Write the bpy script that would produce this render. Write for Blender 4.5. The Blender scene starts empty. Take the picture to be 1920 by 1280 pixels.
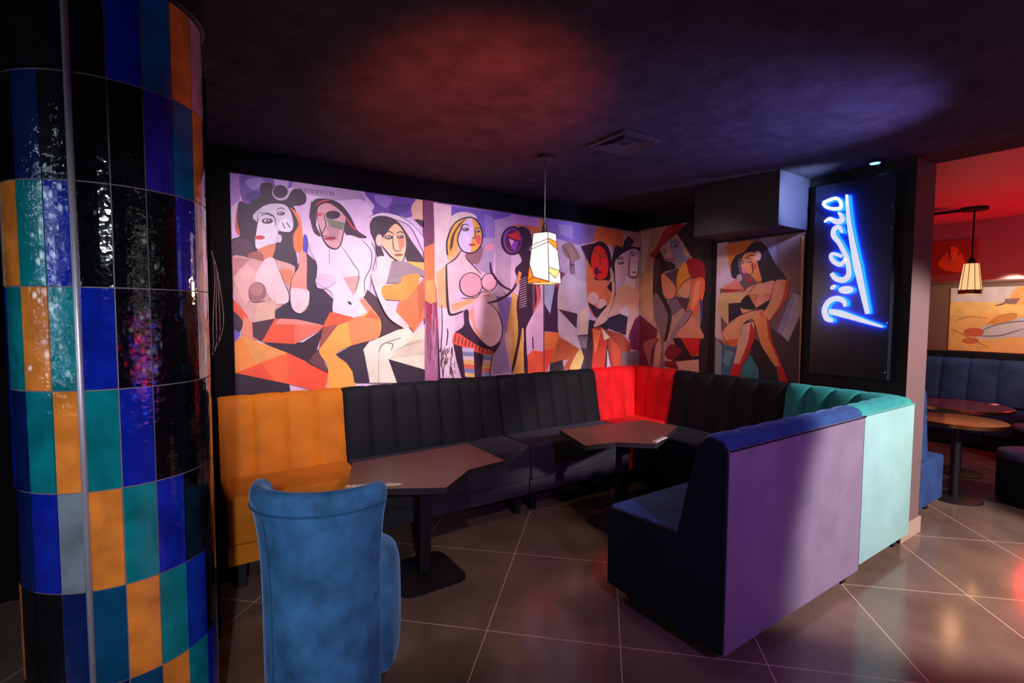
import bpy, bmesh, math, random
from mathutils import Vector, Matrix
random.seed(7)
PI = math.pi
C = bpy.context.scene.collection
sc = bpy.context.scene

# ------------------------------------------------------------------ camera
CAM = Vector((-4.1636, -3.7402, 1.6))
YAW, PITCH, ROLL, FPX = 0.5924, 0.0561, 0.0053, 928.6
F = Vector((math.sin(YAW)*math.cos(PITCH), math.cos(YAW)*math.cos(PITCH), -math.sin(PITCH)))
R0 = Vector((math.cos(YAW), -math.sin(YAW), 0)); U0 = R0.cross(F)
RX = R0*math.cos(ROLL) + U0*math.sin(ROLL)
UX = -R0*math.sin(ROLL) + U0*math.cos(ROLL)
cd = bpy.data.cameras.new('camera'); cam = bpy.data.objects.new('camera', cd); C.objects.link(cam)
cd.sensor_width = 36; cd.lens = FPX*36/1920; cd.clip_start = 0.05; cd.clip_end = 60
M = Matrix((RX, UX, -F)).transposed().to_4x4(); M.translation = CAM
cam.matrix_world = M
sc.camera = cam
sc.view_settings.view_transform = 'Standard'; sc.view_settings.look = 'None'
sc.view_settings.gamma = 1; sc.view_settings.use_curve_mapping = False
sc.view_settings.exposure = 0.0

w = bpy.data.worlds.new('world'); sc.world = w; w.use_nodes = True
w.node_tree.nodes['Background'].inputs[0].default_value = (0.02, 0.03, 0.06, 1)
w.node_tree.nodes['Background'].inputs[1].default_value = 0.05

def at(px, py, axis, val):
    """the point where the sight line through a pixel of the photograph meets the plane axis = val"""
    d = F + RX*((px-960)/FPX) + UX*((640-py)/FPX)
    return CAM + d*((val-CAM[axis])/d[axis])

# ------------------------------------------------------------------ lights
def light(name, kind, loc, power, col, target=None, size=0.1, spot=60, blend=0.5, sy=None):
    l = bpy.data.lights.new(name, kind); l.energy = power; l.color = col
    if kind == 'AREA':
        l.size = size
        if sy: l.shape = 'RECTANGLE'; l.size_y = sy
    else:
        l.shadow_soft_size = size
    if kind == 'SPOT': l.spot_size = math.radians(spot); l.spot_blend = blend
    o = bpy.data.objects.new(name, l); C.objects.link(o); o.location = loc
    if target is not None:
        o.rotation_euler = (Vector(target)-Vector(loc)).to_track_quat('-Z', 'Y').to_euler()
    return o
light('mural_spot', 'SPOT', (-3.35, -2.15, 2.6), 240, (1.0, .80, .94), (-3.35, 0, 1.55), .06, 60, 1.0)
light('mural_spot_middle', 'SPOT', (-2.35, -2.15, 2.6), 210, (1.0, .80, .92), (-2.3, 0, 1.6), .06, 58, 1.0)
light('mural_spot_right', 'SPOT', (-1.5, -2.0, 2.6), 100, (1.0, .72, .68), (-.9, 0, 1.6), .06, 56, 1.0)
light('corner_spot', 'SPOT', (-1.5, -1.6, 2.6), 52, (1.0, .74, .66), (0, -.9, 1.5), .06, 56, 1.0)
light('booth_spot', 'SPOT', (-2.9, -3.2, 2.6), 75, (1.0, .80, .80), (-2.75, -.8, .1), .06, 42, .6)
light('hall_spot', 'SPOT', (.1, -5.7, 2.55), 1200, (1.0, .90, .88), (-.02, -2.5, .45), .10, 46, .3)
light('hall_spot_left', 'SPOT', (-4.6, -5.4, 2.3), 330, (.80, .86, 1.0), (-4.05, -1.6, .95), .05, 38, 1.0)
light('violet_spot', 'SPOT', (-3.2, -5.2, 2.5), 170, (.52, .20, 1.0), (-1.9, -2.5, .8), .1, 40, .8)
light('red_ceiling_wash', 'SPOT', (-3.35, -2.9, 1.3), 420, (1.0, .10, .03), (-2.85, -1.45, 2.67), .1, 46, 1.0)
light('blue_ceiling_wash', 'SPOT', (-.7, -3.0, 1.9), 190, (.28, .24, 1.0), (-1.4, -2.05, 2.67), .05, 84, 1.0)
light('sign_top_glow', 'SPOT', (-.30, -2.36, 2.5), 170, (.34, .46, 1.0), (-.24, -1.76, 2.48), .04, 60, .7)
light('red_room_wash', 'POINT', (3.1, -2.62, 1.2), 14, (1.0, .01, .03), None, .1)
light('red_room_spot', 'SPOT', (3.0, -2.62, .9), 170, (1.0, .01, .03), (2.4, -2.3, 2.67), .2, 120, 1.0)
light('painting_spot', 'SPOT', (3.45, -2.3, 1.97), 45, (1.0, .84, .62), (4.5, -2.05, 1.5), .05, 110, .6)
light('red_floor_glow', 'SPOT', (.9, -4.6, 2.4), 90, (1.0, .10, .05), (-.3, -3.7, 0), .1, 46, 1.0)
light('room_two_front', 'SPOT', (1.4, -4.6, 2.5), 90, (.75, .8, 1.0), (2.3, -2.0, .4), .1, 50, .7)

# ------------------------------------------------------------------ materials
def lin(c):
    return tuple((v/255/12.92 if v <= 10.3 else ((v/255+.055)/1.055)**2.4) for v in c)
def new_mat(name):
    m = bpy.data.materials.new(name); m.use_nodes = True
    nt = m.node_tree; return m, nt, nt.nodes['Principled BSDF']
def mat(name, rgb, rough=.5, metal=0, bump=0, bscale=40, var=0, vscale=6, spec=.5, coat=0):
    m, nt, b = new_mat(name)
    col = (*lin(rgb), 1)
    b.inputs['Base Color'].default_value = col
    b.inputs['Roughness'].default_value = rough; b.inputs['Metallic'].default_value = metal
    b.inputs['Specular IOR Level'].default_value = spec; b.inputs['Coat Weight'].default_value = coat
    tc = nt.nodes.new('ShaderNodeTexCoord')
    if var:
        n = nt.nodes.new('ShaderNodeTexNoise'); n.inputs['Scale'].default_value = vscale; n.inputs['Detail'].default_value = 5
        nt.links.new(tc.outputs['Object'], n.inputs['Vector'])
        r = nt.nodes.new('ShaderNodeMapRange'); r.inputs[1].default_value = .3; r.inputs[2].default_value = .7
        r.inputs[3].default_value = 1-var; r.inputs[4].default_value = 1+var
        nt.links.new(n.outputs['Fac'], r.inputs[0])
        mx = nt.nodes.new('ShaderNodeVectorMath'); mx.operation = 'SCALE'; mx.inputs[0].default_value = col[:3]
        nt.links.new(r.outputs[0], mx.inputs['Scale']); nt.links.new(mx.outputs[0], b.inputs['Base Color'])
    if bump:
        n = nt.nodes.new('ShaderNodeTexNoise'); n.inputs['Scale'].default_value = bscale; n.inputs['Detail'].default_value = 6
        nt.links.new(tc.outputs['Object'], n.inputs['Vector'])
        bp = nt.nodes.new('ShaderNodeBump'); bp.inputs['Strength'].default_value = bump; bp.inputs['Distance'].default_value = .01
        nt.links.new(n.outputs['Fac'], bp.inputs['Height']); nt.links.new(bp.outputs[0], b.inputs['Normal'])
    return m
def velvet(name, rgb, var=.35, sheen=.5, tint=None, vscale=5):
    m = mat(name, rgb, .75, 0, .25, 14, var, vscale, .25)
    b = m.node_tree.nodes['Principled BSDF']
    b.inputs['Sheen Weight'].default_value = sheen; b.inputs['Sheen Roughness'].default_value = .35
    t = tint or tuple(min(255, c*1.25+30) for c in rgb)
    b.inputs['Sheen Tint'].default_value = (*lin(t), 1)
    return m
def emit(name, rgb, s):
    m, nt, b = new_mat(name)
    b.inputs['Base Color'].default_value = (*lin(rgb), 1)
    b.inputs['Emission Color'].default_value = (*lin(rgb), 1); b.inputs['Emission Strength'].default_value = s
    return m
def painted(name, rough=.5, var=.08, vscale=9, tile=False):
    """colours come from the colour attribute 'col' of the mesh (each face its own paint)"""
    m, nt, b = new_mat(name)
    a = nt.nodes.new('ShaderNodeAttribute'); a.attribute_name = 'col'
    tc = nt.nodes.new('ShaderNodeTexCoord')
    n = nt.nodes.new('ShaderNodeTexNoise'); n.inputs['Scale'].default_value = vscale; n.inputs['Detail'].default_value = 6
    nt.links.new(tc.outputs['Object'], n.inputs['Vector'])
    r = nt.nodes.new('ShaderNodeMapRange'); r.inputs[1].default_value = .3; r.inputs[2].default_value = .7
    r.inputs[3].default_value = 1-var; r.inputs[4].default_value = 1+var
    nt.links.new(n.outputs['Fac'], r.inputs[0])
    mx = nt.nodes.new('ShaderNodeVectorMath'); mx.operation = 'SCALE'
    nt.links.new(a.outputs['Color'], mx.inputs[0]); nt.links.new(r.outputs[0], mx.inputs['Scale'])
    nt.links.new(mx.outputs[0], b.inputs['Base Color'])
    b.inputs['Roughness'].default_value = rough
    if tile:
        n2 = nt.nodes.new('ShaderNodeTexNoise'); n2.inputs['Scale'].default_value = 26; n2.inputs['Detail'].default_value = 2
        nt.links.new(tc.outputs['Object'], n2.inputs['Vector'])
        bp = nt.nodes.new('ShaderNodeBump'); bp.inputs['Strength'].default_value = .5; bp.inputs['Distance'].default_value = .006
        nt.links.new(n2.outputs['Fac'], bp.inputs['Height']); nt.links.new(bp.outputs[0], b.inputs['Normal'])
        b.inputs['Coat Weight'].default_value = .5; b.inputs['Coat Roughness'].default_value = .04
    return m

m_ceiling = mat('black_plaster', (54, 50, 54), .95, 0, .8, 22, .3, 8, .15)
m_wall = mat('dark_wall_paint', (24, 19, 21), .6, 0, .1, 60, 0, 6, .3)
m_wallblack = mat('black_wall_paint', (9, 7, 9), .8, 0, .1, 60, 0, 6, .1)
m_wallend = mat('taupe_wall_paint', (112, 88, 88), .5, 0, .1, 60)
m_redroom = mat('room_two_paint', (150, 112, 112), .6, 0, .2, 30)
m_brownwall = mat('brown_wall_paint', (120, 84, 72), .5)
m_base = mat('beige_skirting_tile', (170, 145, 128), .3)
m_chrome = mat('chrome', (205, 198, 205), .38, .6)
m_black = mat('matt_black_metal', (24, 24, 28), .45, .3)
m_blackgloss = mat('black_gloss_panel', (16, 22, 36), .32, 0, 0, 0, 0, 6, .6)
m_brass = mat('brass', (222, 170, 90), .22, 1)
m_tabletop = mat('brown_laminate', (108, 68, 58), .38, 0, .03, 200, .06, 30)
m_edge = mat('black_edge_band', (40, 34, 36), .4)
m_marble = mat('brown_marble', (120, 62, 44), .1, 0, 0, 0, .3, 5)
m_orange = velvet('mustard_velvet', (200, 112, 20), .16, .25, (255, 190, 90))
m_blackv = velvet('black_velvet', (10, 11, 18), .25, .2, (70, 75, 100))
m_blackv_lit = velvet('lit_black_velvet', (46, 43, 52), .2, .4, (110, 105, 130))  # black velvet lightened: the light falling on the seat fronts is in the colour
m_red = velvet('red_velvet', (215, 14, 24), .25, .35, (255, 70, 60))
m_teal = velvet('teal_velvet', (44, 138, 136), .2, .4, (130, 220, 220))
m_tealback = velvet('pale_teal_velvet', (138, 180, 175), .08, .3, (190, 240, 240))
m_navy = velvet('blue_velvet', (36, 70, 122), .35, .55, (140, 160, 220))
m_mauve = velvet('grey_violet_velvet', (122, 108, 128), .16, .35, (190, 170, 210), 4)
m_blue = velvet('steel_blue_velvet', (60, 112, 158), .4, .5, (150, 190, 240), 9)
m_deepblue = velvet('deep_blue_velvet', (34, 58, 104), .35, .35, (100, 130, 200))
m_foot = mat('black_foot', (12, 12, 14), .6)

# floor: polished stone tiles laid diagonally
def floor_mat():
    m, nt, b = new_mat('polished_brown_tiles')
    N = nt.nodes.new; L = nt.links.new
    tc = N('ShaderNodeTexCoord'); sp = N('ShaderNodeSeparateXYZ')
    rot = N('ShaderNodeVectorRotate'); rot.rotation_type = 'Z_AXIS'; rot.inputs['Angle'].default_value = -.7992
    L(tc.outputs['Object'], rot.inputs['Vector']); L(rot.outputs[0], sp.inputs[0])
    def grout(sock, off, size, wdt):
        a = N('ShaderNodeMath'); a.operation = 'SUBTRACT'; L(sock, a.inputs[0]); a.inputs[1].default_value = off
        p = N('ShaderNodeMath'); p.operation = 'PINGPONG'; L(a.outputs[0], p.inputs[0]); p.inputs[1].default_value = size/2
        c = N('ShaderNodeMath'); c.operation = 'LESS_THAN'; L(p.outputs[0], c.inputs[0]); c.inputs[1].default_value = wdt
        return c.outputs[0]
    g1 = grout(sp.outputs['X'], -3.225, .82, .0022); g2 = grout(sp.outputs['Y'], .265, .66, .0022)
    g = N('ShaderNodeMath'); g.operation = 'MAXIMUM'; L(g1, g.inputs[0]); L(g2, g.inputs[1])
    n = N('ShaderNodeTexNoise'); n.inputs['Scale'].default_value = 3; n.inputs['Detail'].default_value = 8; L(tc.outputs['Object'], n.inputs['Vector'])
    cr = N('ShaderNodeValToRGB'); L(n.outputs['Fac'], cr.inputs[0])
    cr.color_ramp.elements[0].position = .3; cr.color_ramp.elements[0].color = (*lin((96, 76, 66)), 1)
    cr.color_ramp.elements[1].position = .75; cr.color_ramp.elements[1].color = (*lin((122, 100, 86)), 1)
    v = N('ShaderNodeTexVoronoi'); v.inputs['Scale'].default_value = 90; L(tc.outputs['Object'], v.inputs['Vector'])
    lt = N('ShaderNodeMath'); lt.operation = 'LESS_THAN'; L(v.outputs['Distance'], lt.inputs[0]); lt.inputs[1].default_value = .09
    m1 = N('ShaderNodeMix'); m1.data_type = 'RGBA'; L(lt.outputs[0], m1.inputs['Factor']); L(cr.outputs[0], m1.inputs['A']); m1.inputs['B'].default_value = (*lin((170, 140, 110)), 1)
    m2 = N('ShaderNodeMix'); m2.data_type = 'RGBA'; L(g.outputs[0], m2.inputs['Factor']); L(m1.outputs['Result'], m2.inputs['A']); m2.inputs['B'].default_value = (*lin((215, 180, 165)), 1)
    L(m2.outputs['Result'], b.inputs['Base Color'])
    b.inputs['Roughness'].default_value = .16; b.inputs['Specular IOR Level'].default_value = .6
    return m
m_floor = floor_mat()

# ------------------------------------------------------------------ helpers
def link(name, me, m, parent=None, smooth=False):
    o = bpy.data.objects.new(name, me); C.objects.link(o)
    for x in (m if isinstance(m, (list, tuple)) else [m]): me.materials.append(x)
    if smooth:
        for p in me.polygons: p.use_smooth = True
    if parent: o.parent = parent
    return o
class MB:
    def __init__(s): s.v = []; s.f = []; s.mi = []
    def add(s, vs, fs, mi=0):
        b = len(s.v); s.v += [tuple(p) for p in vs]; s.f += [tuple(b+i for i in f) for f in fs]; s.mi += [mi]*len(fs)
    def box(s, x0, x1, y0, y1, z0, z1, mi=0, bev=0, seg=3):
        bm = bmesh.new(); bmesh.ops.create_cube(bm, size=1)
        for q in bm.verts: q.co = Vector(((x0+x1)/2+q.co.x*(x1-x0), (y0+y1)/2+q.co.y*(y1-y0), (z0+z1)/2+q.co.z*(z1-z0)))
        if bev: bmesh.ops.bevel(bm, geom=bm.edges[:], offset=bev, segments=seg, affect='EDGES', profile=.5)
        bm.verts.index_update(); s.add([q.co for q in bm.verts], [[q.index for q in f.verts] for f in bm.faces], mi); bm.free()
    def prism(s, pts, z0, z1, mi=0, side=None, T=None):
        n = len(pts); vs = [(p[0], p[1], z0) for p in pts]+[(p[0], p[1], z1) for p in pts]
        if T: vs = [T(*q) for q in vs]
        s.add(vs, [list(range(n))[::-1], list(range(n, 2*n))], mi)
        s.add(vs, [[i, (i+1) % n, n+(i+1) % n, n+i] for i in range(n)], mi if side is None else side)
    def lathe(s, prof, c, n=32, mi=0, cap=True):
        vs = [(c[0]+r*math.cos(2*PI*k/n), c[1]+r*math.sin(2*PI*k/n), z) for r, z in prof for k in range(n)]
        fs = [[i*n+k, i*n+(k+1) % n, (i+1)*n+(k+1) % n, (i+1)*n+k] for i in range(len(prof)-1) for k in range(n)]
        if cap: fs += [list(range(n))[::-1], [(len(prof)-1)*n+k for k in range(n)]]
        s.add(vs, fs, mi)
    def tube(s, pts, r, n=8, mi=0):
        pts = [Vector(p) for p in pts]; ring = []
        for i, p in enumerate(pts):
            t = (pts[min(i+1, len(pts)-1)]-pts[max(i-1, 0)]).normalized()
            a = t.cross(Vector((0, 0, 1)));
            if a.length < .1: a = t.cross(Vector((1, 0, 0)))
            a.normalize(); b = t.cross(a)
            ring += [p+a*r*math.cos(2*PI*k/n)+b*r*math.sin(2*PI*k/n) for k in range(n)]
        m = len(pts)
        s.add(ring, [[i*n+k, i*n+(k+1) % n, (i+1)*n+(k+1) % n, (i+1)*n+k] for i in range(m-1) for k in range(n)]+[list(range(n))[::-1], [(m-1)*n+k for k in range(n)]], mi)
    def build(s, name, m, parent=None, smooth=False, angle=None):
        me = bpy.data.meshes.new(name); me.from_pydata(s.v, [], s.f); me.update()
        bm = bmesh.new(); bm.from_mesh(me); bmesh.ops.recalc_face_normals(bm, faces=bm.faces[:]); bm.to_mesh(me); bm.free()
        o = link(name, me, m, parent, smooth)
        for p, k in zip(me.polygons, s.mi): p.material_index = k
        if smooth and angle: me.set_sharp_from_angle(angle=math.radians(angle))
        return o
def tag(o, label, cat, group=None, kind=None):
    if label: o['label'] = label
    if cat: o['category'] = cat
    if group: o['group'] = group
    if kind: o['kind'] = kind
    return o
def thing(name, loc, label, cat, group=None):
    o = bpy.data.objects.new(name, None); C.objects.link(o); o.location = loc; o.empty_display_size = .1
    return tag(o, label, cat, group)
def part(mb, name, m, root, smooth=False, angle=None):
    """geometry given in world coordinates, stored in the root's frame"""
    o = mb.build(name, m, root, smooth, angle)
    top = root
    loc = Vector((0, 0, 0))
    while top: loc += top.location; top = top.parent
    o.data.transform(Matrix.Translation(-loc)); return o
def struct(name, mb, m): return tag(mb.build(name, m), None, None, None, 'structure')
def catmull(pts, n=6, closed=True):
    out = []; N = len(pts)
    for i in range(N if closed else N-1):
        g = (lambda k: pts[k % N]) if closed else (lambda k: pts[min(max(k, 0), N-1)])
        p0, p1, p2, p3 = g(i-1), g(i), g(i+1), g(i+2)
        for j in range(n):
            t = j/n
            out.append(tuple(.5*((2*b)+(-a+c)*t+(2*a-5*b+4*c-d)*t*t+(-a+3*b-3*c+d)*t**3) for a, b, c, d in zip(p0, p1, p2, p3)))
    if not closed: out.append(tuple(pts[-1]))
    return out

# ------------------------------------------------------------------ the room
HC = 2.673
b = MB(); b.box(-8, 6, -9, .25, -.1, 0); struct('floor', b, m_floor)
b = MB(); b.box(-8, .31, -9, .25, HC, HC+.15); struct('ceiling', b, m_ceiling)
b = MB(); b.box(.31, 6, -9, .25, HC+.04, HC+.15); struct('ceiling', b, m_redroom)
b = MB(); b.box(-8, .36, 0, .2, 0, HC); struct('wall_back', b, m_wallblack)
b = MB(); b.box(0, .36, -2.44, 0, 0, HC, 0); b.add([(0.001, -2.4405, 0), (.36, -2.4405, 0), (.36, -2.4405, HC), (0.001, -2.4405, HC)], [[0, 1, 2, 3]], 1)
struct('wall_right', b, [m_wall, m_wallend])
b = MB(); b.box(-4.25, -4.03, -1.0, 0, 0, HC); struct('wall_left', b, m_wallblack)
b = MB(); b.box(-8.2, -8, -9, .25, 0, HC); struct('wall_far_left', b, m_wall)
b = MB(); b.box(-8, 6, -9.2, -9, 0, HC); struct('wall_front', b, m_wall)
b = MB(); b.box(4.5, 4.7, -9, .25, 0, HC+.04); struct('wall_far_right', b, m_brownwall)
b = MB(); b.box(.36, 4.5, -.9, -.75, 0, HC+.04); struct('wall_room_two', b, m_brownwall)
b = MB(); b.box(-.005, .37, -2.455, -2.441, 0, .12, 0, .003); b.box(.36, .372, -2.44, -1.0, 0, .12); struct('baseboard_right', b, m_base)
# dropped box over the picture on the right-hand wall
b = MB(); b.box(-.45, -.001, -1.755, -1.03, 2.27, HC-.001); struct('trim_1', b, mat('soffit_paint', (38, 36, 44), .6, 0, .1, 60))
# soffit over the banquette in the second room
b = MB(); b.box(3.55, 4.499, -3.6, -.9, 2.02, HC+.039); struct('trim_2', b, m_redroom)
b = MB(); b.box(2.645, 2.675, -2.02, -.9, HC+.015, HC+.039); struct('trim_3', b, m_black)

# ------------------------------------------------------------------ paintings (flat paint layers on a thin panel)
class Paint:
    def __init__(s, axis, val, step=-.00006): s.ax = axis; s.val = val; s.step = step; s.v = []; s.f = []; s.c = []; s.k = 0; s.o = (0, 0, 1)
    def org(s, x, y, k): s.o = (x, y, k)
    def pt(s, p):
        q = at(s.o[0]+p[0]/s.o[2], s.o[1]+p[1]/s.o[2], s.ax, s.val); q[s.ax] = s.val+s.step*s.k; return q
    def face(s, pts, col):
        s.k += 1; b = len(s.v); s.v += [tuple(p) for p in pts]; s.f.append(tuple(range(b, b+len(pts)))); s.c.append(col)
    def poly(s, pts, col, r=1):
        q = catmull(pts, 6) if r else pts
        s.k += 1; s.face([s._fix(p) for p in q], col)
    def _fix(s, p): return s.pt(p)
    def P(s, pts, col): s.poly(pts, col, 0)
    def ell(s, x, y, a, b, col, rot=0):
        cr, sr = math.cos(rot), math.sin(rot)
        s.poly([(x+a*math.cos(t)*cr-b*math.sin(t)*sr, y+a*math.cos(t)*sr+b*math.sin(t)*cr) for t in [2*PI*i/28 for i in range(28)]], col, 0)
    def ln(s, pts, wd, col, taper=True):
        q = catmull(pts, 5, False) if len(pts) > 2 else pts
        n = len(q); L = []; Rr = []
        for i in range(n):
            a = q[max(i-1, 0)]; c = q[min(i+1, n-1)]; dx, dy = c[0]-a[0], c[1]-a[1]; l = math.hypot(dx, dy) or 1
            h = wd/2*((.45+.55*math.sin(PI*(i+.5)/n)) if taper else 1)
            L.append((q[i][0]-dy/l*h, q[i][1]+dx/l*h)); Rr.append((q[i][0]+dy/l*h, q[i][1]-dx/l*h))
        s.k += 1
        A = [s.pt(p) for p in L]; B = [s.pt(p) for p in Rr]
        for i in range(n-1):
            b = len(s.v); s.v += [tuple(A[i]), tuple(A[i+1]), tuple(B[i+1]), tuple(B[i])]; s.f.append((b, b+1, b+2, b+3)); s.c.append(col)
    def build(s, name, m, parent=None, clip=None):
        me = bpy.data.meshes.new(name); me.from_pydata(s.v, [], s.f); me.update()
        if clip:   # keep the paint inside the panel
            for vtx in me.vertices:
                for a, lo, hi in clip: vtx.co[a] = min(max(vtx.co[a], lo), hi)
        at_ = me.attributes.new('col', 'FLOAT_COLOR', 'CORNER')
        for p, c in zip(me.polygons, s.c):
            l = (*lin(c), 1)
            for li in p.loop_indices: at_.data[li].color = l
        # all faces look towards the room
        bm = bmesh.new(); bm.from_mesh(me)
        for f in bm.faces:
            f.normal_update()
            if f.normal[s.ax] > 0: f.normal_flip()
        bm.to_mesh(me); bm.free()
        o = link(name, me, m, parent); return o
D = (44, 26, 44); SK = (233, 203, 210); LV = (216, 184, 214)
def face_bits(p, eyes, nose, mouth, w=5, red=(205, 50, 60)):
    for x, y, a in eyes:
        p.ell(x, y, a, a*.5, D); p.ell(x-a*.1, y-a*.05, a*.55, a*.28, (205, 190, 200)); p.ell(x, y, a*.22, a*.22, D)
        p.ln([(x-a*1.2, y-a*.9), (x, y-a*1.4), (x+a*1.2, y-a*.9)], w, D)
    if nose: p.ln(nose, w, D)
    if mouth: p.ell(*mouth, red)

m_paint = painted('mural_print', .55, .11, 9)
mural = thing('wall_mural', (-1.9, 0, 1.7), 'long mural of cubist figures in lavender and orange above the yellow and black sofas', 'mural')
b = MB(); b.box(-3.865, -.004, -.006, -.0005, .95, 2.505); part(b, 'panel', mat('mural_backing', (70, 50, 70), .6), mural)
p = Paint(1, -.007)
# ---- left third
p.org(420, 310, 3.0475)
p.P([(34, 26), (1142, 196), (1142, 1300), (50, 1300)], LV)
p.P([(34, 26), (100, 38), (90, 200), (36, 240)], (172, 130, 190))
p.poly([(97, 40), (250, 60), (395, 88), (400, 120), (300, 150), (200, 215), (110, 215)], (112, 84, 162))
p.poly([(120, 90), (190, 70), (240, 100), (170, 140)], (160, 135, 195)); p.poly([(290, 75), (370, 90), (350, 130), (300, 120)], (190, 160, 200))
p.poly([(150, 150), (220, 160), (170, 205), (120, 190)], (80, 55, 125))
p.poly([(400, 95), (640, 130), (780, 155), (800, 215), (640, 215), (500, 170), (420, 150)], (178, 146, 178))
for i in range(16): p.ln([(430+i*13, 125+i*1.6), (436+i*13+random.uniform(-5, 8), 150+i*1.6)], 5, (90, 66, 100))
p.poly([(805, 152), (960, 175), (1100, 200), (1075, 290), (960, 300), (820, 285), (860, 235)], (104, 66, 160))
p.poly([(860, 170), (960, 185), (930, 240), (880, 220)], (150, 118, 195)); p.poly([(960, 230), (1060, 220), (1040, 270), (950, 275)], (78, 46, 130))
p.poly([(1100, 198), (1142, 200), (1142, 320), (1085, 305), (1070, 240)], (232, 184, 152)); p.poly([(1088, 310), (1142, 318), (1142, 358)], D)
p.poly([(480, 170), (620, 200), (840, 240), (840, 700), (700, 840), (480, 500), (440, 250)], (220, 190, 216))
p.P([(285, 740), (470, 500), (540, 560), (560, 700), (640, 780), (600, 930), (560, 950), (285, 900)], (50, 32, 56))
p.poly([(780, 700), (880, 760), (1000, 900), (1020, 950), (900, 1010), (860, 900)], (66, 38, 50))
p.poly([(75, 245), (110, 210), (95, 390), (66, 360)], (206, 80, 60))
p.poly([(85, 210), (135, 222), (170, 195), (240, 175), (380, 220), (425, 300), (435, 360), (405, 450), (420, 560), (400, 720), (300, 640), (230, 540), (140, 525), (42, 525), (38, 430), (90, 400), (76, 320)], (46, 25, 44))
p.poly([(42, 440), (130, 420), (170, 500), (120, 528), (42, 528)], (78, 44, 62))
p.poly([(212, 108), (245, 98), (278, 110), (285, 165), (330, 188), (372, 165), (395, 138), (440, 138), (470, 180), (450, 225), (330, 232), (240, 205), (212, 160)], (50, 28, 48))
p.ell(325, 155, 50, 46, (198, 172, 200)); p.ell(322, 150, 42, 38, (58, 32, 54))
p.poly([(375, 240), (430, 290), (450, 400), (445, 490), (405, 485), (395, 400), (425, 340), (400, 275)], (236, 122, 52))
p.poly([(455, 398), (478, 420), (476, 500), (452, 512)], (72, 64, 186))
p.poly([(180, 268), (245, 225), (335, 222), (378, 262), (396, 340), (375, 380), (312, 375), (304, 440), (195, 478), (178, 430), (190, 335), (165, 300)], (208, 196, 212))
p.poly([(192, 335), (250, 300), (295, 340), (290, 430), (235, 470), (190, 476), (178, 430)], (230, 222, 230)); p.poly([(310, 330), (360, 300), (392, 345), (370, 378), (318, 372)], (222, 214, 226))
p.ell(316, 418, 14, 24, (214, 196, 208)); face_bits(p, [(247, 318, 32), (325, 275, 22)], [(195, 275), (188, 340), (176, 420)], (203, 412, 30, 12))
p.ln([(332, 328), (348, 360)], 6, D); p.ln([(356, 325), (378, 358)], 6, D); p.ln([(192, 268), (250, 280), (290, 300), (292, 350)], 5, D)
p.poly([(192, 482), (290, 450), (268, 540), (232, 552), (212, 518)], (218, 122, 86)); p.poly([(150, 500), (210, 495), (222, 545), (140, 525)], (160, 88, 80))
p.poly([(44, 525), (150, 530), (225, 548), (290, 535), (400, 572), (402, 640), (372, 720), (330, 800), (292, 830), (280, 900), (170, 900), (110, 830), (48, 700)], (212, 158, 148))
p.P([(44, 525), (150, 535), (80, 600), (48, 720)], (190, 124, 122)); p.P([(50, 640), (130, 560), (210, 640), (120, 800)], (226, 176, 164))
p.poly([(228, 545), (290, 535), (345, 660), (370, 760), (345, 795), (290, 785), (240, 720), (178, 652)], (236, 202, 200))
p.P([(318, 590), (392, 600), (372, 690), (335, 655)], (232, 126, 82)); p.ell(190, 722, 52, 56, (158, 100, 100)); p.ell(186, 708, 36, 38, (182, 126, 122))
p.P([(190, 790), (296, 770), (280, 898), (172, 892)], (220, 176, 152))
p.ln([(290, 535), (340, 660), (372, 740), (362, 785), (310, 795)], 5, D); p.ln([(140, 740), (165, 780), (235, 775)], 6, (60, 30, 40))
p.ln([(290, 535), (395, 568), (404, 610), (370, 720)], 6, D)
p.poly([(430, 500), (470, 512), (472, 690), (486, 730), (478, 805), (440, 845), (395, 828), (377, 768), (382, 650), (424, 585)], (228, 150, 128))
p.poly([(380, 703), (474, 712), (486, 740), (478, 805), (440, 845), (395, 828), (377, 768)], (238, 206, 208)); p.ln([(424, 585), (385, 650), (377, 768), (395, 828), (440, 845), (480, 800)], 5, D)
p.P([(48, 760), (135, 860), (112, 895), (55, 830)], (228, 82, 45)); p.poly([(50, 838), (105, 890), (88, 955), (55, 935)], (48, 28, 46)); p.P([(52, 935), (95, 962), (56, 1030)], (112, 92, 188))
p.P([(112, 860), (172, 900), (212, 1000), (96, 985)], (226, 136, 106)); p.P([(160, 898), (300, 872), (215, 1005), (165, 980)], (74, 36, 52))
p.P([(225, 1012), (450, 1010), (570, 930), (530, 1050), (610, 1200), (360, 1072)], (54, 28, 44)); p.P([(480, 1120), (545, 1040), (592, 1185)], (104, 56, 64))
p.P([(290, 875), (400, 882), (402, 1020), (215, 1008)], (230, 84, 48)); p.P([(400, 884), (570, 915), (545, 942), (402, 1020)], (232, 112, 84)); p.P([(318, 874), (420, 880), (565, 912), (400, 908), (290, 906)], (234, 136, 118))
p.P([(60, 1185), (52, 1010), (100, 972), (362, 1070)], (238, 142, 56)); p.P([(100, 972), (362, 1070), (180, 1130)], (232, 154, 78))
p.P([(60, 1185), (362, 1070), (592, 1188), (575, 1300), (370, 1248)], (236, 82, 44)); p.P([(212, 1125), (362, 1070), (362, 1246), (290, 1230)], (242, 104, 52)); p.P([(362, 1070), (470, 1120), (400, 1250), (362, 1246)], (240, 88, 56))
p.P([(55, 1185), (372, 1248), (380, 1300), (55, 1300)], (42, 24, 40))
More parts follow.
